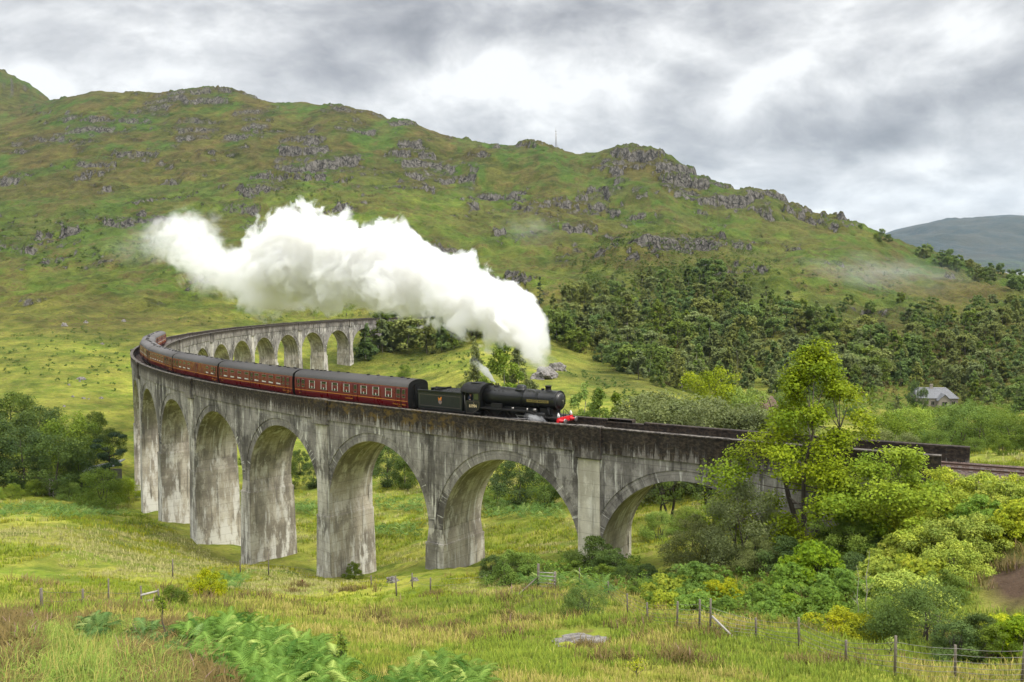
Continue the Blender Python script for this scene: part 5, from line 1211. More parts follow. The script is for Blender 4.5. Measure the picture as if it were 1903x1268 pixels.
near(SMALLT, 1590, 0, 960, 'undergrowth_bush', 'mid-green shrub under the tall yellow-green tree', 'bush', None, 1.4, D=55)
for px, top, D, pr, w in ((1525, 1012, 50, RHO[0], 1.0), (1575, 1060, 46, RHO[2], 1.1), (1480, 1050, 49, RHO[0], 1.1), (1430, 1085, 47, RHO[2], 1.1), (1545, 1095, 43.5, RHO[0], 1.1), (1490, 1105, 44.5, RHO[2], 1.2), (1440, 1118, 44, RHO[0], 1.1)):
    near(pr, px, 0, top, 'rhododendron', 'vivid green rhododendron of the big mound in the middle of the right bank', 'bush', 'vivid green rhododendrons', w, D=D)
for px, top, D, pr, w in ((1250, 1065, 52, RHO[1], 1.2), (1295, 1050, 52, RHO[0], 1.2), (1345, 1075, 49, RHO[1], 1.2), (1240, 1095, 48, RHO[1], 1.1), (1300, 1100, 45, RHO[2], 1.2), (1360, 1110, 44, RHO[0], 1.1)):
    near(pr, px, 0, top, 'yellow_rhododendron', 'yellow-tipped bush at the left foot of the big willow, behind the wire fence', 'bush', 'yellow-tipped bushes below the willow', w, D=D)
for px, top, D, w in ((1700, 905, 56, 1.1), (1750, 930, 53, 1.2), (1800, 915, 53, 1.2), (1845, 925, 51, 1.2), (1890, 900, 52, 1.3), (1780, 968, 49, 1.2), (1730, 985, 50, 1.2), (1690, 1000, 50, 1.1), (1660, 1035, 47, 1.1), (1830, 960, 49, 1.1), (1880, 955, 49, 1.1), (1720, 1030, 46, 1.2), (1640, 1075, 44, 1.), (1790, 1010, 46, 1.1), (1925, 930, 49, 1.2)):
    near(random.choice([RHO[1], RHO[1], GOLDB, RHO[2]]), px, 0, top, 'golden_bush', 'golden yellow-green bush covering the upper right slope below the railway', 'bush', 'golden bushes on the upper right slope', w, D=D)
for px, top, D in ((1768, 872, 57), (1842, 880, 55), (1720, 885, 58), (1895, 885, 54)): near(random.choice([DKB, GOLDB]), px, 0, top, 'trackside_bush', 'leafy bush topping the bank against the reddish track ballast', 'bush', 'bushes against the ballast', 1., D=D)
near(ROUNDB, 1742, 0, 1088, 'round_bush', 'large round feathery green bush low on the right bank', 'bush', None, 1.25, D=36.5)
near(ROUNDB, 1655, 0, 1118, 'round_bush', 'smaller feathery bush on the left of the large round one', 'bush', None, 1.1, D=38)
near(GOLDB, 1590, 0, 1140, 'low_bush', 'low spreading yellow bush just behind the wire fence', 'bush', None, 2.2, D=38)
for px, top, D, pr in ((1850, 1145, 34, DKB2), (1895, 1138, 35, RHO[1]), (1800, 1160, 33, DKB2), (1880, 1165, 32, DKB), (1930, 1150, 32, RHO[0])): near(pr, px, 0, top, 'corner_bush', 'dense bush in the lower right corner behind the last fence post', 'bush', 'corner bushes at lower right', 1.2, D=D)
for px, top, D, pr in ((1770, 1060, 43, DKB), (1600, 1030, 50, DKB2), (1640, 1000, 54, DKB2), (1560, 985, 56, DKB2), (1470, 1000, 56, DKB2), (1420, 1000, 57, WILL), (1700, 1065, 42, GOLDB)): near(pr, px, 0, top, 'bank_bush', 'green filler bush between the larger shrubs of the right bank', 'bush', 'filler bushes on the right bank', 1.2, D=D)
for px, top, D, pr, w in ((1105, 1000, 70, DKB2, 1.1), (1070, 1035, 69, DKB, 1.1), (1140, 1020, 68, DKB, 1.), (1165, 1050, 64, ROUNDB, 1.1), (1205, 1050, 63, DKB2, 1.1), (1120, 1050, 64, DKB, 1.2), (1040, 1048, 70, DKB, 1.1), (1190, 1075, 56, DKB, 1.1)):
    near(pr, px, 0, top, 'pier_bush', 'leafy green bush around the foot of the pale pier by the gate', 'bush', 'bushes at the foot of the pale pier', w, D=D)
near(ROUNDB, 1088, 1142, 1092, 'round_bush', 'light yellow-green dome of a bush in the open grass left of the fence', 'bush', None, 1.2)
for px, py, h, pr in ((950, 1085, 60, DKB), (915, 1075, 40, DKB2), (985, 1078, 48, DKB)): near(pr, px, py, py-h, 'meadow_shrub', 'thin green shrub in the long grass left of the gate', 'bush', 'shrubs left of the gate', 1.1)
near(DKB, 322, 1128, 1088, 'small_shrub', 'small green shrub beside the wooden stile', 'bush', None, 1.0)
near(GOLDB, 385, 1112, 1062, 'small_shrub', 'yellow-green shrub on the grassy mound right of the stile', 'bush', None, .9)
near(DKB, 655, 1075, 1045, 'small_shrub', 'wispy little shrub against the foot of the second pier from the gate', 'bush', None, .8)
scrub('bank_undergrowth', [([(1240, 1150), (1230, 1080), (1300, 1010), (1420, 960), (1560, 940), (1700, 930), (1810, 960), (1800, 1050), (1740, 1150), (1600, 1180), (1420, 1160)], 330, .75), ([(1000, 1085), (1010, 1050), (1120, 1040), (1230, 1060), (1220, 1130), (1120, 1100)], 60, .8)], .95, L_RHOD, 21, .15)
# thin saplings
def sapling(px, py, top, label, lm, n, size, spread, bark=M_BIRCHBARK, seed=1, bare=.3):
    rng = np.random.default_rng(seed); p = gp(px, py); h = max(.6, at(px, top, p.y)[2]-p.z)
    path = [np.array([rng.normal(0, .02*h)*(t > 0), rng.normal(0, .02*h)*(t > 0), h*t]) for t in np.linspace(0, 1, 7)]; parts = [np_tube(path, np.linspace(.022, .004, 7)*max(1, h/2.2), 5)]; P, N = [], []
    for k in range(n):
        t = rng.uniform(bare, .97); a = rng.uniform(0, 2*PI); s = np.array([np.interp(t*h, [q[2] for q in path], [q[c] for q in path]) for c in range(3)]); L_ = spread*h*(1.1-t)*rng.uniform(.6, 1.2)
        e_ = s+np.array([math.cos(a)*L_, math.sin(a)*L_, L_*.8]); parts.append(np_tube([s, (s+e_)/2+np.array([0, 0, -.1*L_]), e_], [.007, .005, .002], 4))
        for j in range(7): P.append(s+(e_-s)*rng.uniform(.25, 1.05)+rng.normal(0, size*.5, 3)); N.append(rng.normal(size=3)+[0, 0, .6])
    V, F = leaf_quads(np.array(P), np.array(N), size, rng, .5); tv, tf = join(parts)
    e = empty('sapling', p+Vector((0, 0, -.03))); tag(e, label, 'sapling'); link('stem', np_mesh('stem', tv, tf, [bark], smooth=True), e); link('leaves', np_mesh('leaves', V, F, [lm], attrs={'tint': np.repeat(rng.uniform(0, 1, len(P)), 4)}), e)
sapling(303, 1200, 1108, 'thin leafless-stemmed sapling with a small leafy head among the heather', L_MID, 16, .06, .22, M_BARK, 2, .6)
sapling(637, 1262, 1178, 'slim leafy rowan sapling standing among the foreground ferns', L_LIME, 34, .075, .32, M_BARK, 3, .15)
sapling(1612, 1172, 1022, 'pale thin bare sapling stem on the right bank, the taller of two', L_GREY, 14, .05, .16, M_BIRCHBARK, 4, .35)
sapling(1592, 1172, 1050, 'pale thin bare sapling stem on the right bank, the shorter of two', L_GREY, 12, .05, .18, M_BIRCHBARK, 5, .35)
sapling(1655, 1218, 1186, 'tiny yellow-leaved seedling by the fence in front of the round bush', L_GOLD, 22, .09, .7, M_BARK, 6, .1)
sapling(1183, 1262, 1228, 'tiny bright yellow seedling in the lower foreground grass', L_GOLD, 22, .07, .6, M_BARK, 7, .1)
sapling(1150, 778, 735, 'single twiggy young tree standing close behind the parapet', L_MID, 20, .1, .3, M_BARK, 8, .2) if False else None
# ------------------------------------------------------------------ grass, heather, bracken
def blades(name, lm, pts, per, hgt_r, wid, spread, seed, lean=.45, droop=.25, kind='stuff'):
    """tufts of bent blades: two triangles' worth of strip for each blade"""
    rng = np.random.default_rng(seed); n = len(pts); tot = n*per
    base_ = np.repeat(np.asarray(pts, float)[:, :3], per, 0); sc = np.repeat(np.asarray(pts)[:, 3], per); tn = np.repeat(rng.uniform(0, 1, n), per)
    a = rng.uniform(0, 2*PI, tot); r = np.sqrt(rng.uniform(0, 1, tot))*spread*sc
    B = base_+np.stack([np.cos(a)*r, np.sin(a)*r, np.full(tot, -.03)], -1)
    h = rng.uniform(*hgt_r, tot)*sc; a2 = a+rng.normal(0, .8, tot); ln = rng.uniform(.1, 1, tot)*lean
    dirv = np.stack([np.cos(a2), np.sin(a2), np.zeros(tot)], -1); side = np.stack([-np.sin(a2+rng.normal(0, .9, tot)), np.cos(a2), np.zeros(tot)], -1); side = unit(side)*(wid*sc*rng.uniform(.6, 1.3, tot))[:, None]
    mid_ = B+dirv*(h*ln*.4)[:, None]+np.array([0, 0, 1.])*(h*.62)[:, None]; tip = B+dirv*(h*ln)[:, None]+np.array([0, 0, 1.])*(h*(1-droop*ln))[:, None]
    V = np.stack([B-side*.5, B+side*.5, mid_+side*.42, mid_-side*.42, tip+side*.06, tip-side*.06], 1).reshape(-1, 3)
    i = np.arange(tot)*6; F = np.concatenate([np.stack([i, i+1, i+2, i+3], -1), np.stack([i+3, i+2, i+4, i+5], -1)])
    tint = np.repeat(np.clip(.6*tn+.4*rng.uniform(0, 1, tot), 0, 1), 6)
    return tag(link(name, np_mesh(name, V, F, [lm], attrs={'tint': tint})), kind=kind)
def polar_pts(n, r0, r1, rng, keep=None, power=1., a0=-.58, a1=.58):
    a = rng.uniform(a0, a1, n); u_ = rng.uniform(0, 1, n); r = r0*(r1/r0)**(u_**power); X, Y = r*np.sin(a), r*np.cos(a); Z = hgt(X, Y); P = np.stack([X, Y, Z], -1); q = proj(P)
    m = np.ones(n, bool) if keep is None else keep(X, Y, r, q)
    m &= ~((np.abs(poly_s(X, Y)[1]) < 4.2) & (poly_s(X, Y)[0] > -75))
    return P[m], r[m], q[m]
G_RNG = np.random.default_rng(77)
def nofg(q): return ~inside([(330, 1165), (460, 1145), (600, 1215), (680, 1300), (340, 1300)], q[:, 0], q[:, 1])
def nz(X, Y, s, seed): return fbm(X/s, Y/s, seed, 3)
P, r, q = polar_pts(70000, 9, 64, G_RNG, lambda X, Y, r, q: nofg(q) & (q[:, 1] < 1330) & (hgt(X, Y) < 12) & ~((q[:, 0] > 1815) & (q[:, 1] > 1000) & (q[:, 1] < 1135)) & ~((np.abs(q[:, 0]-1085) < 52) & (np.abs(q[:, 1]-1190) < 24)))
sel = nz(P[:, 0], P[:, 1], 4.5, 305)-.045*np.exp(-((q[:, 0]-1000)/330)**2-((q[:, 1]-1200)/60)**2)
sc_ = np.clip(r/28, .75, 1.5)*G_RNG.uniform(.6, 1.25, len(r))
A_ = np.concatenate([P, sc_[:, None]], 1)
m1, m2 = sel > .53, sel < .47
blades('green_grass', L_GRASSG, A_[m1], 8, (.10, .30), .020, .22, 401, .6)
blades('meadow_grass', L_GRASS, A_[~m1 & ~m2], 8, (.09, .27), .020, .22, 402, .6)
blades('straw_grass', L_STRAW, A_[m2][::2], 7, (.10, .30), .016, .22, 403, .7)
blades('yellow_grass', L_GRASS, A_[m2][1::2], 8, (.09, .26), .020, .22, 408, .6)
P, r, q = polar_pts(46000, 58, 190, G_RNG, lambda X, Y, r, q: (nz(X, Y, 9, 311) < .62))
sel = nz(P[:, 0], P[:, 1], 9, 315); A_ = np.concatenate([P, (np.clip(r/95, .7, 1.5)*G_RNG.uniform(.6, 1.3, len(r)))[:, None]], 1)
blades('valley_grass', L_GRASSG, A_[sel > .52], 7, (.18, .42), .055, .38, 404); blades('valley_meadow_grass', L_GRASS, A_[(sel <= .52) & (sel > .42)], 7, (.15, .38), .05, .38, 405); blades('valley_straw_grass', L_STRAW, A_[sel <= .42], 6, (.15, .36), .045, .38, 406)
# long grass on the near mound
P, r, q = polar_pts(60000, 8, 26, G_RNG, lambda X, Y, r, q: inside([(40, 1185), (230, 1170), (330, 1215), (340, 1330), (-30, 1330), (20, 1230)], q[:, 0], q[:, 1]))
P = P[:3800]; LG = np.concatenate([P, G_RNG.uniform(.55, 1.2, (len(P), 1))*(.5+fbm(P[:, 0:1]/.9, P[:, 1:2]/.9, 9, 3))], 1)
blades('long_grass', L_GRASSG, LG[:2600], 9, (.18, .50), .009, .14, 407, .9, .55); blades('long_straw', L_STRAW, LG[2600:3300], 5, (.25, .62), .006, .14, 417, .9, .5)
# heather: sprigs in rounded tussocks
HPOLY = [[(-20, 1150), (40, 1140), (70, 1200), (60, 1330), (-30, 1330)], [(230, 1195), (330, 1215), (420, 1250), (440, 1330), (225, 1330)], [(60, 1150), (330, 1168), (340, 1195), (60, 1180)], [(255, 1170), (350, 1165), (350, 1225), (270, 1215)]]
pts = []
for poly in HPOLY:
    P, r, q = polar_pts(40000, 8, 30, G_RNG, lambda X, Y, r, q: inside(poly, q[:, 0], q[:, 1])); P = P[:700 if poly is not HPOLY[2] else 220]; pts.append(np.concatenate([P, G_RNG.uniform(.6, 1.2, (len(P), 1))], 1))
P, r, q = polar_pts(9000, 26, 75, G_RNG, lambda X, Y, r, q: (nz(X, Y, 2.6, 331) > .68) & (q[:, 1] < 1260)); pts.append(np.concatenate([P, (G_RNG.uniform(.7, 1.3, (len(P), 1)))*np.clip(r/30, 1, 2)[:, None]], 1))
for px, py in ((822, 1168), (800, 1180), (850, 1165), (760, 1170), (945, 1145), (855, 1110), (800, 1108), (560, 1088), (640, 1098), (660, 1095), (1270, 1228), (1155, 1228), (740, 1165), (1090, 1210), (1310, 1180), (1180, 1170), (545, 1100), (960, 1155)):
    p0 = gp(px, py)
    for k in range(26): x, y = p0.x+G_RNG.normal(0, .42), p0.y+G_RNG.normal(0, .42); pts.append(np.array([[x, y, float(hgt(x, y)), G_RNG.uniform(.8, 1.5)]]))
blades('heather', L_HEATH, np.concatenate(pts), 16, (.16, .42), .022, .16, 410, .8, .3)
def frond(rng, L_=1.):
    """one bracken frond along +x, arching, in the xy plane: tapering pinnae cut into leaflets"""
    V, F, n = [], [], 0; N = 17
    def curve(t): return np.array([L_*t*(1-.12*t*t), 0, .34*L_*math.sin(t*2.0)*.5-.30*L_*t**3])
    def q4(a, b, c, d):
        nonlocal n
        V.extend([a, b, c, d]); F.append([n, n+1, n+2, n+3]); n += 4
    for k in range(N-1):
        a, b = curve(k/(N-1)), curve((k+1)/(N-1)); w = np.array([0, .008*L_, 0]); q4(a-w, a+w, b+w, b-w)
    for k in range(2, N):
        t = k/(N-1); c = curve(t); ln = L_*.40*(1-t)**.8*min(1, .55+t*2.2)+.02*L_
        for sg in (-1, 1):
            ax = unit(np.array([.42, sg, -.14+rng.normal(0, .07)])); pw = np.array([1, 0, -.1])*.036*L_*(1-.5*t)
            m = max(3, int(7*(1-t)+3))
            for j in range(m):
                u0, u1 = j/m, (j+1)/m; wid = (1-u0)**.7; a, b = c+ax*ln*u0, c+ax*ln*u1; dz_ = np.array([0, 0, -.05*L_])
                q4(a, (a+b)/2+pw*wid*1.25+dz_*u0, b+pw*wid*.55+dz_*u1, b+dz_*u1*.6); q4(a, b+dz_*u1*.6, b-pw*wid*.45+dz_*u1, (a+b)/2-pw*wid*1.1+dz_*u0)
    return np.array(V), np.array(F)
def bracken(name, pts, per, size, seed, lm=L_FERN, simple_=False):
    rng = np.random.default_rng(seed); FR = [frond(rng) for _ in range(4)]; VV, FF, TT_, n = [], [], [], 0
    for p in pts:
        t0 = rng.uniform(0, .6)
        for k in range(per):
            v, f = FR[rng.integers(4)]
            if simple_: f = f[::2]
            s = size*rng.uniform(.7, 1.25); a = rng.uniform(0, 2*PI); el_ = rng.uniform(.05, .75); ce, se = math.cos(el_), math.sin(el_); ca, sa = math.cos(a), math.sin(a); ro = rng.normal(0, .3); cr_, sr = math.cos(ro), math.sin(ro)
            R1 = np.array([[1, 0, 0], [0, cr_, -sr], [0, sr, cr_]]); R2 = np.array([[ce, 0, -se], [0, 1, 0], [se, 0, ce]]); R3 = np.array([[ca, -sa, 0], [sa, ca, 0], [0, 0, 1]])
            w = (v*s) @ R1.T @ R2.T @ R3.T+np.array(p)+np.array([0, 0, rng.uniform(.15, .55)*size]); VV.append(w); FF.append(f+n); n += len(v); TT_.append(np.clip(np.full(len(v), t0+rng.uniform(-.1, .55))+rng.normal(0, .05, len(v)), 0, 1))
    return np_mesh(name, np.concatenate(VV), np.concatenate(FF), [lm], attrs={'tint': np.concatenate(TT_)})
B_RNG = np.random.default_rng(55)
def fern_thing(poly, n, gap, size, seed, label):
    pts = scatter(poly, n, gap, B_RNG, 6000); tag(link('bracken_clump', bracken('bracken_clump', pts, 6, size, seed)), label, 'ferns')
fern_thing([(345, 1185), (400, 1165), (470, 1165), (560, 1205), (640, 1262), (660, 1330), (480, 1330), (420, 1262), (350, 1230)], 150, .19, .50, 61, 'big mound of fresh green bracken fronds in the lower left foreground')
fern_thing([(740, 1268), (800, 1246), (880, 1256), (915, 1330), (700, 1330)], 44, .25, .50, 62, 'lower clump of green bracken at the bottom edge right of the rowan sapling')
fern_thing([(150, 1180), (205, 1172), (215, 1195), (160, 1200)], 8, .30, .50, 63, 'little group of yellowish fern fronds among the heather at left')
fern_thing([(255, 1190), (290, 1185), (380, 1215), (350, 1235), (260, 1212)], 10, .3, .45, 65, 'pale straggling fern fronds between heather and the big bracken mound')
BP = []
for poly, c, g in (([(0, 945), (80, 938), (200, 955), (240, 960), (120, 968), (0, 965)], 120, 1.2), ([(700, 932), (785, 935), (785, 955), (700, 950)], 70, 1.), ([(905, 935), (1040, 945), (1050, 970), (905, 965)], 120, 1.), ([(545, 935), (585, 935), (585, 960), (545, 955)], 40, 1.), ([(700, 985), (780, 980), (780, 1000), (700, 1000)], 30, 1.), ([(960, 1085), (1100, 1090), (1180, 1120), (1110, 1110), (980, 1095)], 20, .8), ([(380, 1085), (450, 1075), (470, 1095), (390, 1105)], 16, .7)): BP += scatter(poly, c, g, B_RNG, 5000)
tag(link('bracken', bracken('bracken', BP, 5, 1.15, 64, L_FERN, True)), kind='stuff')
# ------------------------------------------------------------------ fences
M_POST = simple('weathered_wood', (.15, .13, .105), .9, 0, .35, 8, .2, .5)
M_PALEPOST = simple('bleached_wood', (.36, .34, .31), .9, 0, .3, 8, .2)
M_WIRE = simple('fence_wire', (.22, .21, .20), .5, .6)
M_RUST = simple('rusty_metal', (.16, .045, .025), .8, .2)
def fence(label, posts, wires=(.25, .5, .75, .95), extra=None, rad=.042, mat=None):
    e = empty('wire_fence', gp(posts[0][0], posts[0][1])); tag(e, label, 'fence'); bpy.context.view_layer.update(); inv = Matrix.Translation(-e.location); tops = []
    for (px, py, hp) in posts:
        p = gp(px, py); h = hp*p.y/FPX; tilt = random.uniform(-.04, .04)*h
        mb = MB(); mb.tube([p+Vector((0, 0, -.25)), p+Vector((tilt*.5, 0, h*.5)), p+Vector((tilt, 0, h))], [rad*1.05, rad, rad*.92], 7); o = mb.build('post', mat or M_POST, e); o.matrix_parent_inverse = inv; tops.append((p, h))
    hm = sorted(h for _, h in tops)[len(tops)//2]
    for f in wires:
        mb = MB(); pth = []
        for (p, h), (p2, h2) in zip(tops[:-1], tops[1:]):
            a, b = p+Vector((0, -.06, f*min(h, hm))), p2+Vector((0, -.06, f*min(h2, hm)))
            for k in range(4): t = k/4; m_ = a.lerp(b, t); pth.append(m_+Vector((0, 0, -.05*math.sin(PI*t))))
        pth.append(b); mb.tube(pth, .007, 4); o = mb.build('wire', M_WIRE, e); o.matrix_parent_inverse = inv
    if extra: extra(e, inv)
def right_extra(e, inv):
    a, b = gp(1320, 1177), gp(1372, 1191); h = 62*a.y/FPX; mb = MB(); mb.tube([a+Vector((.05, 0, h*.55)), b+Vector((0, 0, -.05))], .045, 7); o = mb.build('strut', M_PALEPOST, e); o.matrix_parent_inverse = inv
fence('weathered wire fence running down the right foreground below the bushes', [(1076, 1092, 38), (1131, 1108, 29), (1166, 1141, 40), (1203, 1159, 42), (1258, 1167, 52), (1300, 1169, 58), (1320, 1177, 68), (1405, 1186, 40), (1485, 1209, 65), (1572, 1232, 45), (1663, 1256, 79), (1775, 1264, 70), (1899, 1270, 80)], (.12, .26, .40, .56, .74, .92), right_extra)
def stile(e, inv):
    a, b = gp(264, 1129), gp(295, 1125)
    for zf in (.25, .62):
        mb = MB(); d = (b-a); mb.tube([a+Vector((0, -.08, zf)), b+Vector((0, -.08, zf+.1))], .05, 6); o = mb.build('rail', M_PALEPOST, e); o.matrix_parent_inverse = inv
fence('thin wire fence with a broken wooden rail in the left foreground', [(78, 1137, 46), (154, 1131, 38), (202, 1127, 54), (264, 1129, 42), (296, 1125, 32)], (.5, .9), stile)
fence('faint wire fence across the grass mound before the middle piers', [(321, 1074, 36), (447, 1066, 26), (499, 1070, 44), (690, 1092, 24), (737, 1108, 40), (766, 1092, 28), (800, 1100, 28), (905, 1090, 22)], (.45, .9), None, .06)
def gate():
    e = empty('field_gate', gp(1000, 1094)); tag(e, 'leaning wooden field gate with a tall post beside the muddy patch', 'gate'); bpy.context.view_layer.update(); inv = Matrix.Translation(-e.location)
    p = gp(1000, 1094); p2 = gp(1031, 1097); h = 48*p.y/FPX
    for q, hh in ((p, h), (p2, h*.72)):
        mb = MB(); mb.tube([q+Vector((0, 0, -.2)), q+Vector((.02, 0, hh))], .09, 7); o = mb.build('post', M_POST, e); o.matrix_parent_inverse = inv
    for k in range(5):
        z = .22+.24*k; mb = MB(); mb.tube([p+Vector((0, -.1, z)), p2+Vector((0, -.1, z))], .035, 5); o = mb.build('bar', M_PALEPOST, e); o.matrix_parent_inverse = inv
    mb = MB(); mb.tube([gp(962, 1108)+Vector((0, 0, .05)), p+Vector((-.1, 0, .75))], .05, 6); o = mb.build('brace', M_POST, e); o.matrix_parent_inverse = inv
gate()
for px, py, hp, lb in ((1064, 0, 0, ''),): pass
mk_ = gp(562, 1086); mb = MB(); mb.tube([mk_+Vector((0, 0, -.1)), mk_+Vector((0, 0, .35)), mk_+Vector((0, 0, .40))], [.06, .06, .075], 8); tag(mb.build('marker_post', M_RUST), 'short rusty red marker post in the grass before the third pier', 'marker post')
# ------------------------------------------------------------------ rocks
def rock_mat():
    m, t = new_mat('lichen_rock'); O = t.n('ShaderNodeTexCoord').outputs['Object']; n = t.noise(O, 2.2, 8, .7); f = t.noise(O, 11., 6, .65)
    c = t.mix(t.mr(n, .36, .62), (.075, .066, .056), (.24, .22, .20)); c = t.mix(t.mr(f, .58, .70), c, (.40, .39, .36)); c = t.mix(t.mr(f, .40, .30), c, (.035, .032, .028))
    p = t.n('ShaderNodeBsdfPrincipled', None, Base_Color=c, Roughness=.9, Normal=bump(t, t.m('ADD', n, f), .9, .08)); out(t, p); return m
M_ROCK = rock_mat(); M_BROCK = simple('brown_rock', (.15, .105, .075), .9, 0, .5, .8, .2, 1.)
def rock(px, py, wpx, hpx, label, mat=M_ROCK, depth=.8, seed=0, group=None):
    rng = random.Random(seed); p = gp(px, py); w, h = wpx*p.y/FPX/2, hpx*p.y/FPX
    bm = bmesh.new(); bmesh.ops.create_icosphere(bm, subdivisions=4, radius=1.)
    o = Vector((rng.uniform(0, 50),)*3)
    from mathutils import noise as mn
    for v in bm.verts:
        k = 1+.35*mn.fractal(v.co*1.3+o, 1., 2., 5)+.16*mn.cell(v.co*2.3+o)
        v.co = Vector((v.co.x*w*k, v.co.y*w*depth*k, v.co.z*h*k*(1 if v.co.z > 0 else .6)))
    me = bpy.data.meshes.new('rock'); bm.to_mesh(me); bm.free(); me.materials.append(mat); ob = link('rock', me, None, p+Vector((0, 0, -.1*h))); tag(ob, label, 'rock', group); return ob
rock(1085, 1190, 104, 6, 'flat pale grey slab of bedrock in the foreground grass', depth=1.2, seed=1).rotation_euler = (math.radians(-13), 0, 0)
rock(729, 1082, 24, 11, 'low pale boulder between the second and third piers, the larger of the pair', seed=2); rock(769, 1080, 16, 8, 'low pale boulder between the second and third piers, the smaller of the pair', seed=3)
rock(1010, 700, 46, 18, 'grey rock outcrop in the pale field behind the locomotive chimney', seed=4, depth=1.5); rock(1035, 688, 34, 14, 'rock outcrop just right of the one behind the chimney', seed=5)
rock(1420, 765, 46, 30, 'rounded brown rock among the trees left of the tall yellow-green tree', M_BROCK, seed=6, depth=1.2)
rock(152, 705, 16, 5, 'largest pale stone on the yellow hillside left of the viaduct', seed=7)
for k, (px, py, w) in enumerate(((135, 738, 6), (155, 741, 7), (188, 741, 8), (128, 716, 6), (119, 756, 6), (165, 742, 4), (148, 709, 5), (190, 640, 7), (120, 606, 12), (160, 600, 10), (230, 598, 9))): rock(px, py, w, w*.45, 'small pale stone scattered on the yellow hillside left of the viaduct', seed=10+k, group='stones on the left hillside')
# ------------------------------------------------------------------ cottage, shed, mast
M_WALL = simple('harled_wall', (.30, .265, .22), .9, 0, .2, 2, .2, .4)
def slate_mat():
    m, t = new_mat('slate'); P = t.n('ShaderNodeTexCoord').outputs['Object']; b = t.n('ShaderNodeTexBrick', None, Vector=t.scl(t.comb(t.sep(P)[0], t.sep(P)[2], 0), (1, 1, 1)), Scale=3., Color1=(.115, .12, .13, 1), Color2=(.20, .205, .22, 1), Mortar=(.05, .05, .055, 1)); n = t.noise(P, .9, 5)
    p = t.n('ShaderNodeBsdfPrincipled', None, Base_Color=t.mix(t.mr(n, .4, .7, 0, .4), b.outputs['Color'], (.09, .095, .085)), Roughness=.6); out(t, p); return m
M_SLATE = slate_mat()
def cottage():
    p = gd(1741, 300); D = 300; zf = at(1741, 752, D)[2]; c = empty('stone_cottage', (p.x, p.y, zf), (0, 0, math.radians(-8))); tag(c, 'small grey stone cottage with slate roof among trees in the valley at right', 'cottage')
    bpy.context.view_layer.update(); m_ = D/FPX
    Wd, De, Ev, Rg = 6.4, 4.0, 2.7, 5.6
    mb = MB(); mb.box(-Wd, Wd, -De, De, -1.5, Ev); mb.build('wall', M_WALL, c)
    mb = MB(); rf = [Vector((-Wd-.3, -De-.3, Ev-.05)), Vector((Wd+.3, -De-.3, Ev-.05)), Vector((Wd+.3, De+.3, Ev-.05)), Vector((-Wd-.3, De+.3, Ev-.05)), Vector((-Wd+.6, 0, Rg)), Vector((Wd-2.6, 0, Rg))]
    for f in ((0, 1, 5, 4), (1, 2, 5), (2, 3, 4, 5), (3, 0, 4), (3, 2, 1, 0)): mb.face([rf[k] for k in f])
    roof = mb.build('roof', M_SLATE, c)
    mb = MB(); mb.tube([rf[4]+Vector((0, 0, .03)), rf[5]+Vector((0, 0, .03))], .11, 6); mb.tube([rf[5], rf[1]], .08, 6); mb.build('ridge', simple('ridge_lead', (.34, .34, .36), .6), roof)
    mb = MB(); mb.box(-1.2, -.4, -.4, .4, Rg-.5, Rg+.9); mb.box(-1.27, -.33, -.47, .47, Rg+.9, Rg+1.03)
    for q in (-1.0, -.6): mb.lathe([(Rg+1.03, .11), (Rg+1.4, .09)], 'z', 8, (q, 0, 0))
    mb.build('chimney', M_WALL, roof)
    g = MB(); gx, gw, gd_ = 1.6, 1.9, 2.2                   # front gable
    g.box(gx-gw, gx+gw, -De-gd_, -De, -1.5, 2.3); g.face([Vector((gx-gw, -De-gd_, 2.3)), Vector((gx+gw, -De-gd_, 2.3)), Vector((gx, -De-gd_, 4.1))]); g.build('gable', M_WALL, c)
    g = MB()
    for sg in (-1, 1):
        a = [Vector((gx, -De-gd_-.25, 4.25)), Vector((gx+sg*(gw+.3), -De-gd_-.25, 2.15)), Vector((gx+sg*(gw+.3), -De+.6, 2.15)), Vector((gx, -De+2.6, 4.25))]; g.face(a); g.face([v-Vector((0, 0, .14)) for v in reversed(a)])
        for k in range(4): g.face([a[k], a[(k+1) % 4], a[(k+1) % 4]-Vector((0, 0, .14)), a[k]-Vector((0, 0, .14))])
    g.build('gable_roof', M_SLATE, c)
    for x, y, w, z0, z1 in ((gx, -De-gd_, .75, .55, 1.75), (-1.4, -De, .45, .5, 1.7), (-3.2, -De, .45, .6, 1.7), (5.0, -De, .5, .6, 1.7), (-5., -De, .45, .6, 1.7)):
        f = MB(); f.box(x-w-.1, x+w+.1, y-.05, y+.02, z0-.1, z0); f.box(x-w-.1, x+w+.1, y-.05, y+.02, z1, z1+.1); f.box(x-w-.1, x-w, y-.05, y+.02, z0, z1); f.box(x+w, x+w+.1, y-.05, y+.02, z0, z1); f.box(x-.04, x+.04, y-.05, y+.02, z0, z1); fo = f.build('window', M_WALL, c)
        f = MB(); f.box(x-w, x+w, y-.02, y+.01, z0, z1); f.build('pane', M_GLASS, fo)
    f = MB(); f.box(-.2, .6, -De-.04, -De+.02, -.4, 1.7); f.build('door', simple('dark_door', (.03, .03, .035), .5), c)
cottage()
p = gd(1686, 302); z = at(1686, 751, 302)[2]; mb = MB(); mb.box(-.9, .9, -.7, .7, -1., 1.5); mb.box(-1.0, 1.0, -.8, .8, 1.5, 1.62); mb.box(-.35, .35, -.73, -.69, -.8, 1.2); o = mb.build('garden_shed', simple('red_shed', (.33, .045, .02), .7)); o.location = (p.x, p.y, z); tag(o, 'little red hut at the left end of the cottage', 'shed')
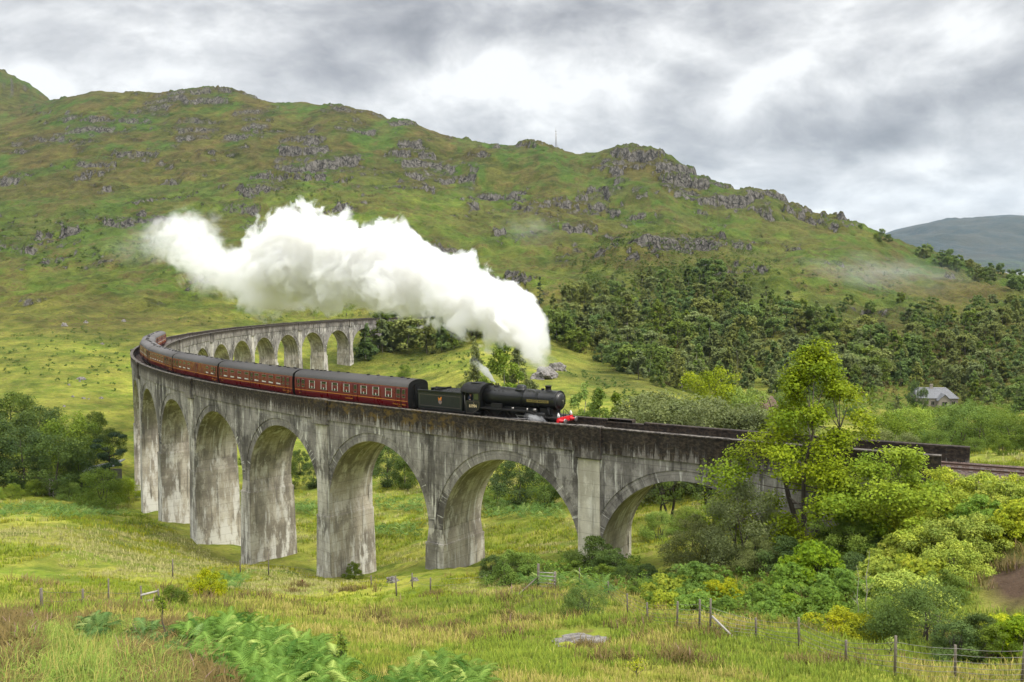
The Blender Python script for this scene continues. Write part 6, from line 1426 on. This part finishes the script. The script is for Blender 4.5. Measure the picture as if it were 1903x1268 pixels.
def shed():
    D = 172; p = gd(170, D); zt = at(170, 872, D)[2]; e = empty('shed', (p.x, p.y, p.z)); tag(e, 'low grey-roofed shed half hidden under the pine left of the viaduct', 'shed'); h = zt-p.z
    mb = MB(); mb.box(-3.2, 3.6, -2, 2, -.5, h-.4); mb.build('wall', simple('shed_wall', (.06, .055, .05), .8), e)
    mb = MB(); a = [Vector((-3.6, -2.4, h-.5)), Vector((4.2, -2.4, h+1.2)), Vector((4.2, 2.4, h+1.5)), Vector((-3.6, 2.4, h-.2))]; mb.face(a); mb.face([v-Vector((0, 0, .18)) for v in reversed(a)])
    for k in range(4): mb.face([a[k], a[(k+1) % 4], a[(k+1) % 4]-Vector((0, 0, .18)), a[k]-Vector((0, 0, .18))])
    mb.build('roof', simple('grey_sheet_roof', (.24, .26, .28), .5, 0, .3), e)
shed()
def mast():
    D = 1058; p = at(1033, 274, D); zt = at(1033, 236, D)[2]; gz_ = float(hgt(p[0], p[1])); h = zt-gz_; e = empty('radio_mast', (p[0], p[1], gz_)); tag(e, 'thin lattice radio mast on the skyline ridge', 'radio mast'); mb = MB()
    for k in range(3):
        a = 2*PI*k/3; mb.tube([(1.3*math.cos(a), 1.3*math.sin(a), -1), (.35*math.cos(a), .35*math.sin(a), h*.82)], .2, 5)
    n = 10
    for j in range(n):
        for k in range(3):
            a, b = 2*PI*k/3, 2*PI*(k+1)/3; f0, f1 = j/n, (j+1)/n; r0_, r1_ = 1.3-.95*f0, 1.3-.95*f1
            mb.tube([(r0_*math.cos(a), r0_*math.sin(a), h*.82*f0), (r1_*math.cos(b), r1_*math.sin(b), h*.82*f1)], .06, 4)
    mb.build('lattice', M_STEEL, e); mb = MB(); mb.tube([(0, 0, h*.80), (0, 0, h)], .11, 5); mb.build('antenna', M_STEEL, e)
    mb = MB(); mb.lathe([(-.3, .5), (.3, .5)], 'y', 12, (0, -.6, h*.72)); mb.lathe([(-.3, .4), (.3, .4)], 'x', 12, (.6, 0, h*.6)); mb.build('dish', M_WHITE, e)
mast()
# ------------------------------------------------------------------ steam
OUTL = [(1017, 668, 704, .40), (1011, 622, 702, .52), (1003, 594, 694, .66), (995, 572, 684, .85), (985, 548, 672, 1.), (965, 526, 660, 1.), (940, 508, 650, 1.), (912, 498, 645, 1.), (890, 478, 618, 1.), (860, 466, 608, 1.), (830, 458, 600, 1.), (800, 452, 598, 1.), (770, 426, 590, 1.),
        (740, 416, 582, 1.), (710, 420, 578, 1.), (680, 432, 575, 1.), (660, 404, 572, 1.), (630, 390, 572, 1.), (600, 386, 576, 1.), (570, 388, 580, 1.), (540, 390, 582, 1.), (515, 398, 576, .9), (498, 440, 570, .75), (470, 456, 562, .72), (440, 464, 555, .58), (410, 450, 546, .50), (385, 414, 530, .48), (350, 394, 500, .52), (310, 396, 488, .40), (272, 415, 482, .12), (225, 415, 505, .03)]
def steam_mat(name, ramp_pts, x1, zs, hs, wfix, dens, nscale, rag, step):
    m, t = new_mat(name); O = t.n('ShaderNodeTexCoord').outputs['Object']; x, y, z = t.sep(O)
    rp = t.n('ShaderNodeValToRGB', None, Fac=t.m('DIVIDE', x, x1)); e = rp.color_ramp.elements
    for k, (xx, zc, h, d) in enumerate(ramp_pts):
        el_ = e[k] if k < 2 else e.new(min(1., xx/x1))
        el_.position = min(1., max(0., xx/x1)); el_.color = (zc/zs, h/hs, d, 1)
    sc_n = t.n('ShaderNodeSeparateColor', None, Color=rp.outputs[0]).outputs
    zc, h = t.m('MULTIPLY', sc_n[0], zs), t.m('MAXIMUM', t.m('MULTIPLY', sc_n[1], hs), .05)
    a, b = t.m('DIVIDE', t.m('SUBTRACT', z, zc), h), t.m('DIVIDE', y, t.m('MULTIPLY', h, wfix))
    ee = t.m('SQRT', t.m('ADD', t.m('MULTIPLY', a, a), t.m('MULTIPLY', b, b)))
    wv = t.n('ShaderNodeTexNoise', None, Vector=O, Scale=nscale*1.1, Detail=2.0).outputs[1]
    Ow = t.vm('ADD', O, t.scl(t.vm('SUBTRACT', wv, (.5, .5, .5)), (1.2/nscale,)*3))
    n = t.noise(Ow, nscale*.8, 2, .5); n2 = t.noise(Ow, nscale*2.9, 6, .62)
    ed = t.m('ADD', ee, t.m('ADD', t.m('MULTIPLY', t.m('SUBTRACT', .52, n), rag*1.5), t.m('MULTIPLY', t.m('SUBTRACT', .5, n2), rag)))
    soft = t.mr(sc_n[2], .3, .95, .55, .13, 'LINEAR')
    de = t.m('MULTIPLY', t.n('ShaderNodeMapRange', {'interpolation_type': 'SMOOTHSTEP'}, Value=ed, From_Min=t.m('SUBTRACT', .98, soft), From_Max=.98, To_Min=1., To_Max=0.).outputs[0], t.m('MULTIPLY', t.m('MULTIPLY', t.m('MULTIPLY', sc_n[2], sc_n[2]), dens), t.mr(t.m('ADD', n2, t.mr(sc_n[2], .4, 1., 0., .5, 'LINEAR')), .40, .68, .12, 1.)))
    v = t.n('ShaderNodeVolumePrincipled', None, Color=(.945, .968, 1.0), Density=de, Anisotropy=.0); v.inputs['Absorption Color'].default_value = (1, 1, 1, 1)
    out(t, None, v); m.cycles.volume_step_rate = step; return m
def plume(name, A, B, pts, label, dens, nscale, rag, wfix=1., step=.08):
    """pts: (distance from A along A-B, centre height, half height, density)"""
    d = Vector((B.x-A.x, B.y-A.y, 0)); L_ = d.length; d /= L_; M = Matrix(((d.x, -d.y, 0, A.x), (d.y, d.x, 0, A.y), (0, 0, 1, A.z), (0, 0, 0, 1)))
    zs = max(p[1] for p in pts)+.01; hs = max(p[2] for p in pts); x1 = pts[-1][0]
    mt = steam_mat(name, pts, x1, zs, hs, wfix, dens, nscale, rag, step); rings = []
    rng = random.Random(3)
    full = [(pts[0][0]-pts[0][2]*.35,)+pts[0][1:]]+list(pts)
    for k, (x, zc, h, _) in enumerate(full):
        q = 1.55 if k else 1.0
        rings.append([Vector((x, math.cos(2*PI*j/16)*h*wfix*q, zc+math.sin(2*PI*j/16)*h*q)) for j in range(16)])
    mb = MB(); mb.loft(rings, 0, True, True, True, True); o = mb.build(name, mt); o.matrix_world = M; tag(o, label, 'steam'); return o
_A = track(5.75, 0, 2.9); _A = _A+Vector((.4, 0, 0)); _B = Vector((-69., 162., _A.z))
def line_D(px):
    """forward distance where the photo column px meets the plan line from the chimney to the plume's end"""
    k = (px-W/2)/FPX; dxl, dyl = _B.x-_A.x, _B.y-_A.y; t = (k*_A.y-_A.x)/(dxl-k*dyl); return t, _A.y+t*dyl
pts = []
for (px, tp, bt, dn) in OUTL:
    t, D = line_D(px); zt, zb = at(px, tp, D)[2], at(px, bt, D)[2]
    pts.append((t*math.hypot(_B.x-_A.x, _B.y-_A.y), (zt+zb)/2-_A.z, (zt-zb)/2*(.95 if px > 505 else 1.12), dn))
_o = pts[0][0]
_dir = Vector((_B.x-_A.x, _B.y-_A.y, 0)).normalized(); A2 = _A+_dir*_o; pts = [(p[0]-_o, p[1], p[2], p[3]) for p in pts]
plume('steam_plume', A2, _B, pts, 'long billowing white plume of steam trailing back from the locomotive chimney', 1.15, .20, 1.25, .80, .11)
a = LOCO.matrix_world @ Vector((-8.7, .2, 3.95)); plume('whistle_steam', a+Vector((.1, 0, 0)), a+Vector((-3, 1.2, 0)), [(0, .05, .12, 1.), (.4, .45, .32, 1.), (.9, .95, .50, .9), (1.6, 1.5, .6, .55), (2.2, 1.9, .6, .3)], 'small white jet of steam above the locomotive cab front', 5., 1.2, 1.2, 1., .25)
a = LOCO.matrix_world @ Vector((-1.7, -1.35, .95)); plume('cylinder_steam', a, LOCO.matrix_world @ Vector((-5, -1.5, .9)), [(0, .0, .16, .6), (.5, .12, .34, .9), (1.2, .2, .40, .8), (2.2, .22, .36, .4)], 'low puff of white steam beside the locomotive cylinders', 3., 1.3, 1.3, .6, .25)
def wisp(px, py, rx, ry, D, label, dens, wind):
    c = at(px, py, D); k = D/FPX
    m, t = new_mat('thin_steam'); O = t.n('ShaderNodeTexCoord').outputs['Object']; x, y, z = t.sep(O)
    q = t.n('ShaderNodeVectorMath', {'operation': 'LENGTH'}, i0=O).outputs['Value']
    n = t.noise(t.scl(O, (1.6, 1.6, 1.6)), 1.0, 5, .6)
    de = t.m('MULTIPLY', t.m('MULTIPLY', t.mr(q, .95, .1), t.mr(n, .42, .68)), dens)
    v = t.n('ShaderNodeVolumePrincipled', None, Color=(.93, .97, 1.0), Density=de); out(t, None, v); m.cycles.volume_step_rate = .5
    mb = MB(); mb.lathe([(math.cos(PI*j/12)*-1, max(.01, math.sin(PI*j/12))) for j in range(13)], 'z', 20); o = mb.build('steam_wisp', m); o.location = c; o.scale = (rx*k, rx*k*.8, ry*k); o.rotation_euler = (0, wind, 0); tag(o, label, 'steam')
wisp(985, 425, 75, 45, 230, 'faint bluish wisp of old steam drifting before the hillside above the plume', .035, .3)
wisp(1640, 505, 200, 50, 380, 'faint wisp of drifting steam low over the foot of the right-hand hill', .016, .15)
wisp(255, 455, 90, 60, 168, 'thin bluish veil of steam dispersing at the far left end of the plume', .03, 0.)
# ------------------------------------------------------------------ haze
m, t = new_mat('haze'); v = t.n('ShaderNodeVolumePrincipled', None, Color=(.55, .76, 1.0), Density=0.000024, Anisotropy=.0); out(t, None, v)
mb = MB(); mb.box(-9000, 11000, -2700, 12000, -140, 900); tag(mb.build('haze', m), kind='stuff')
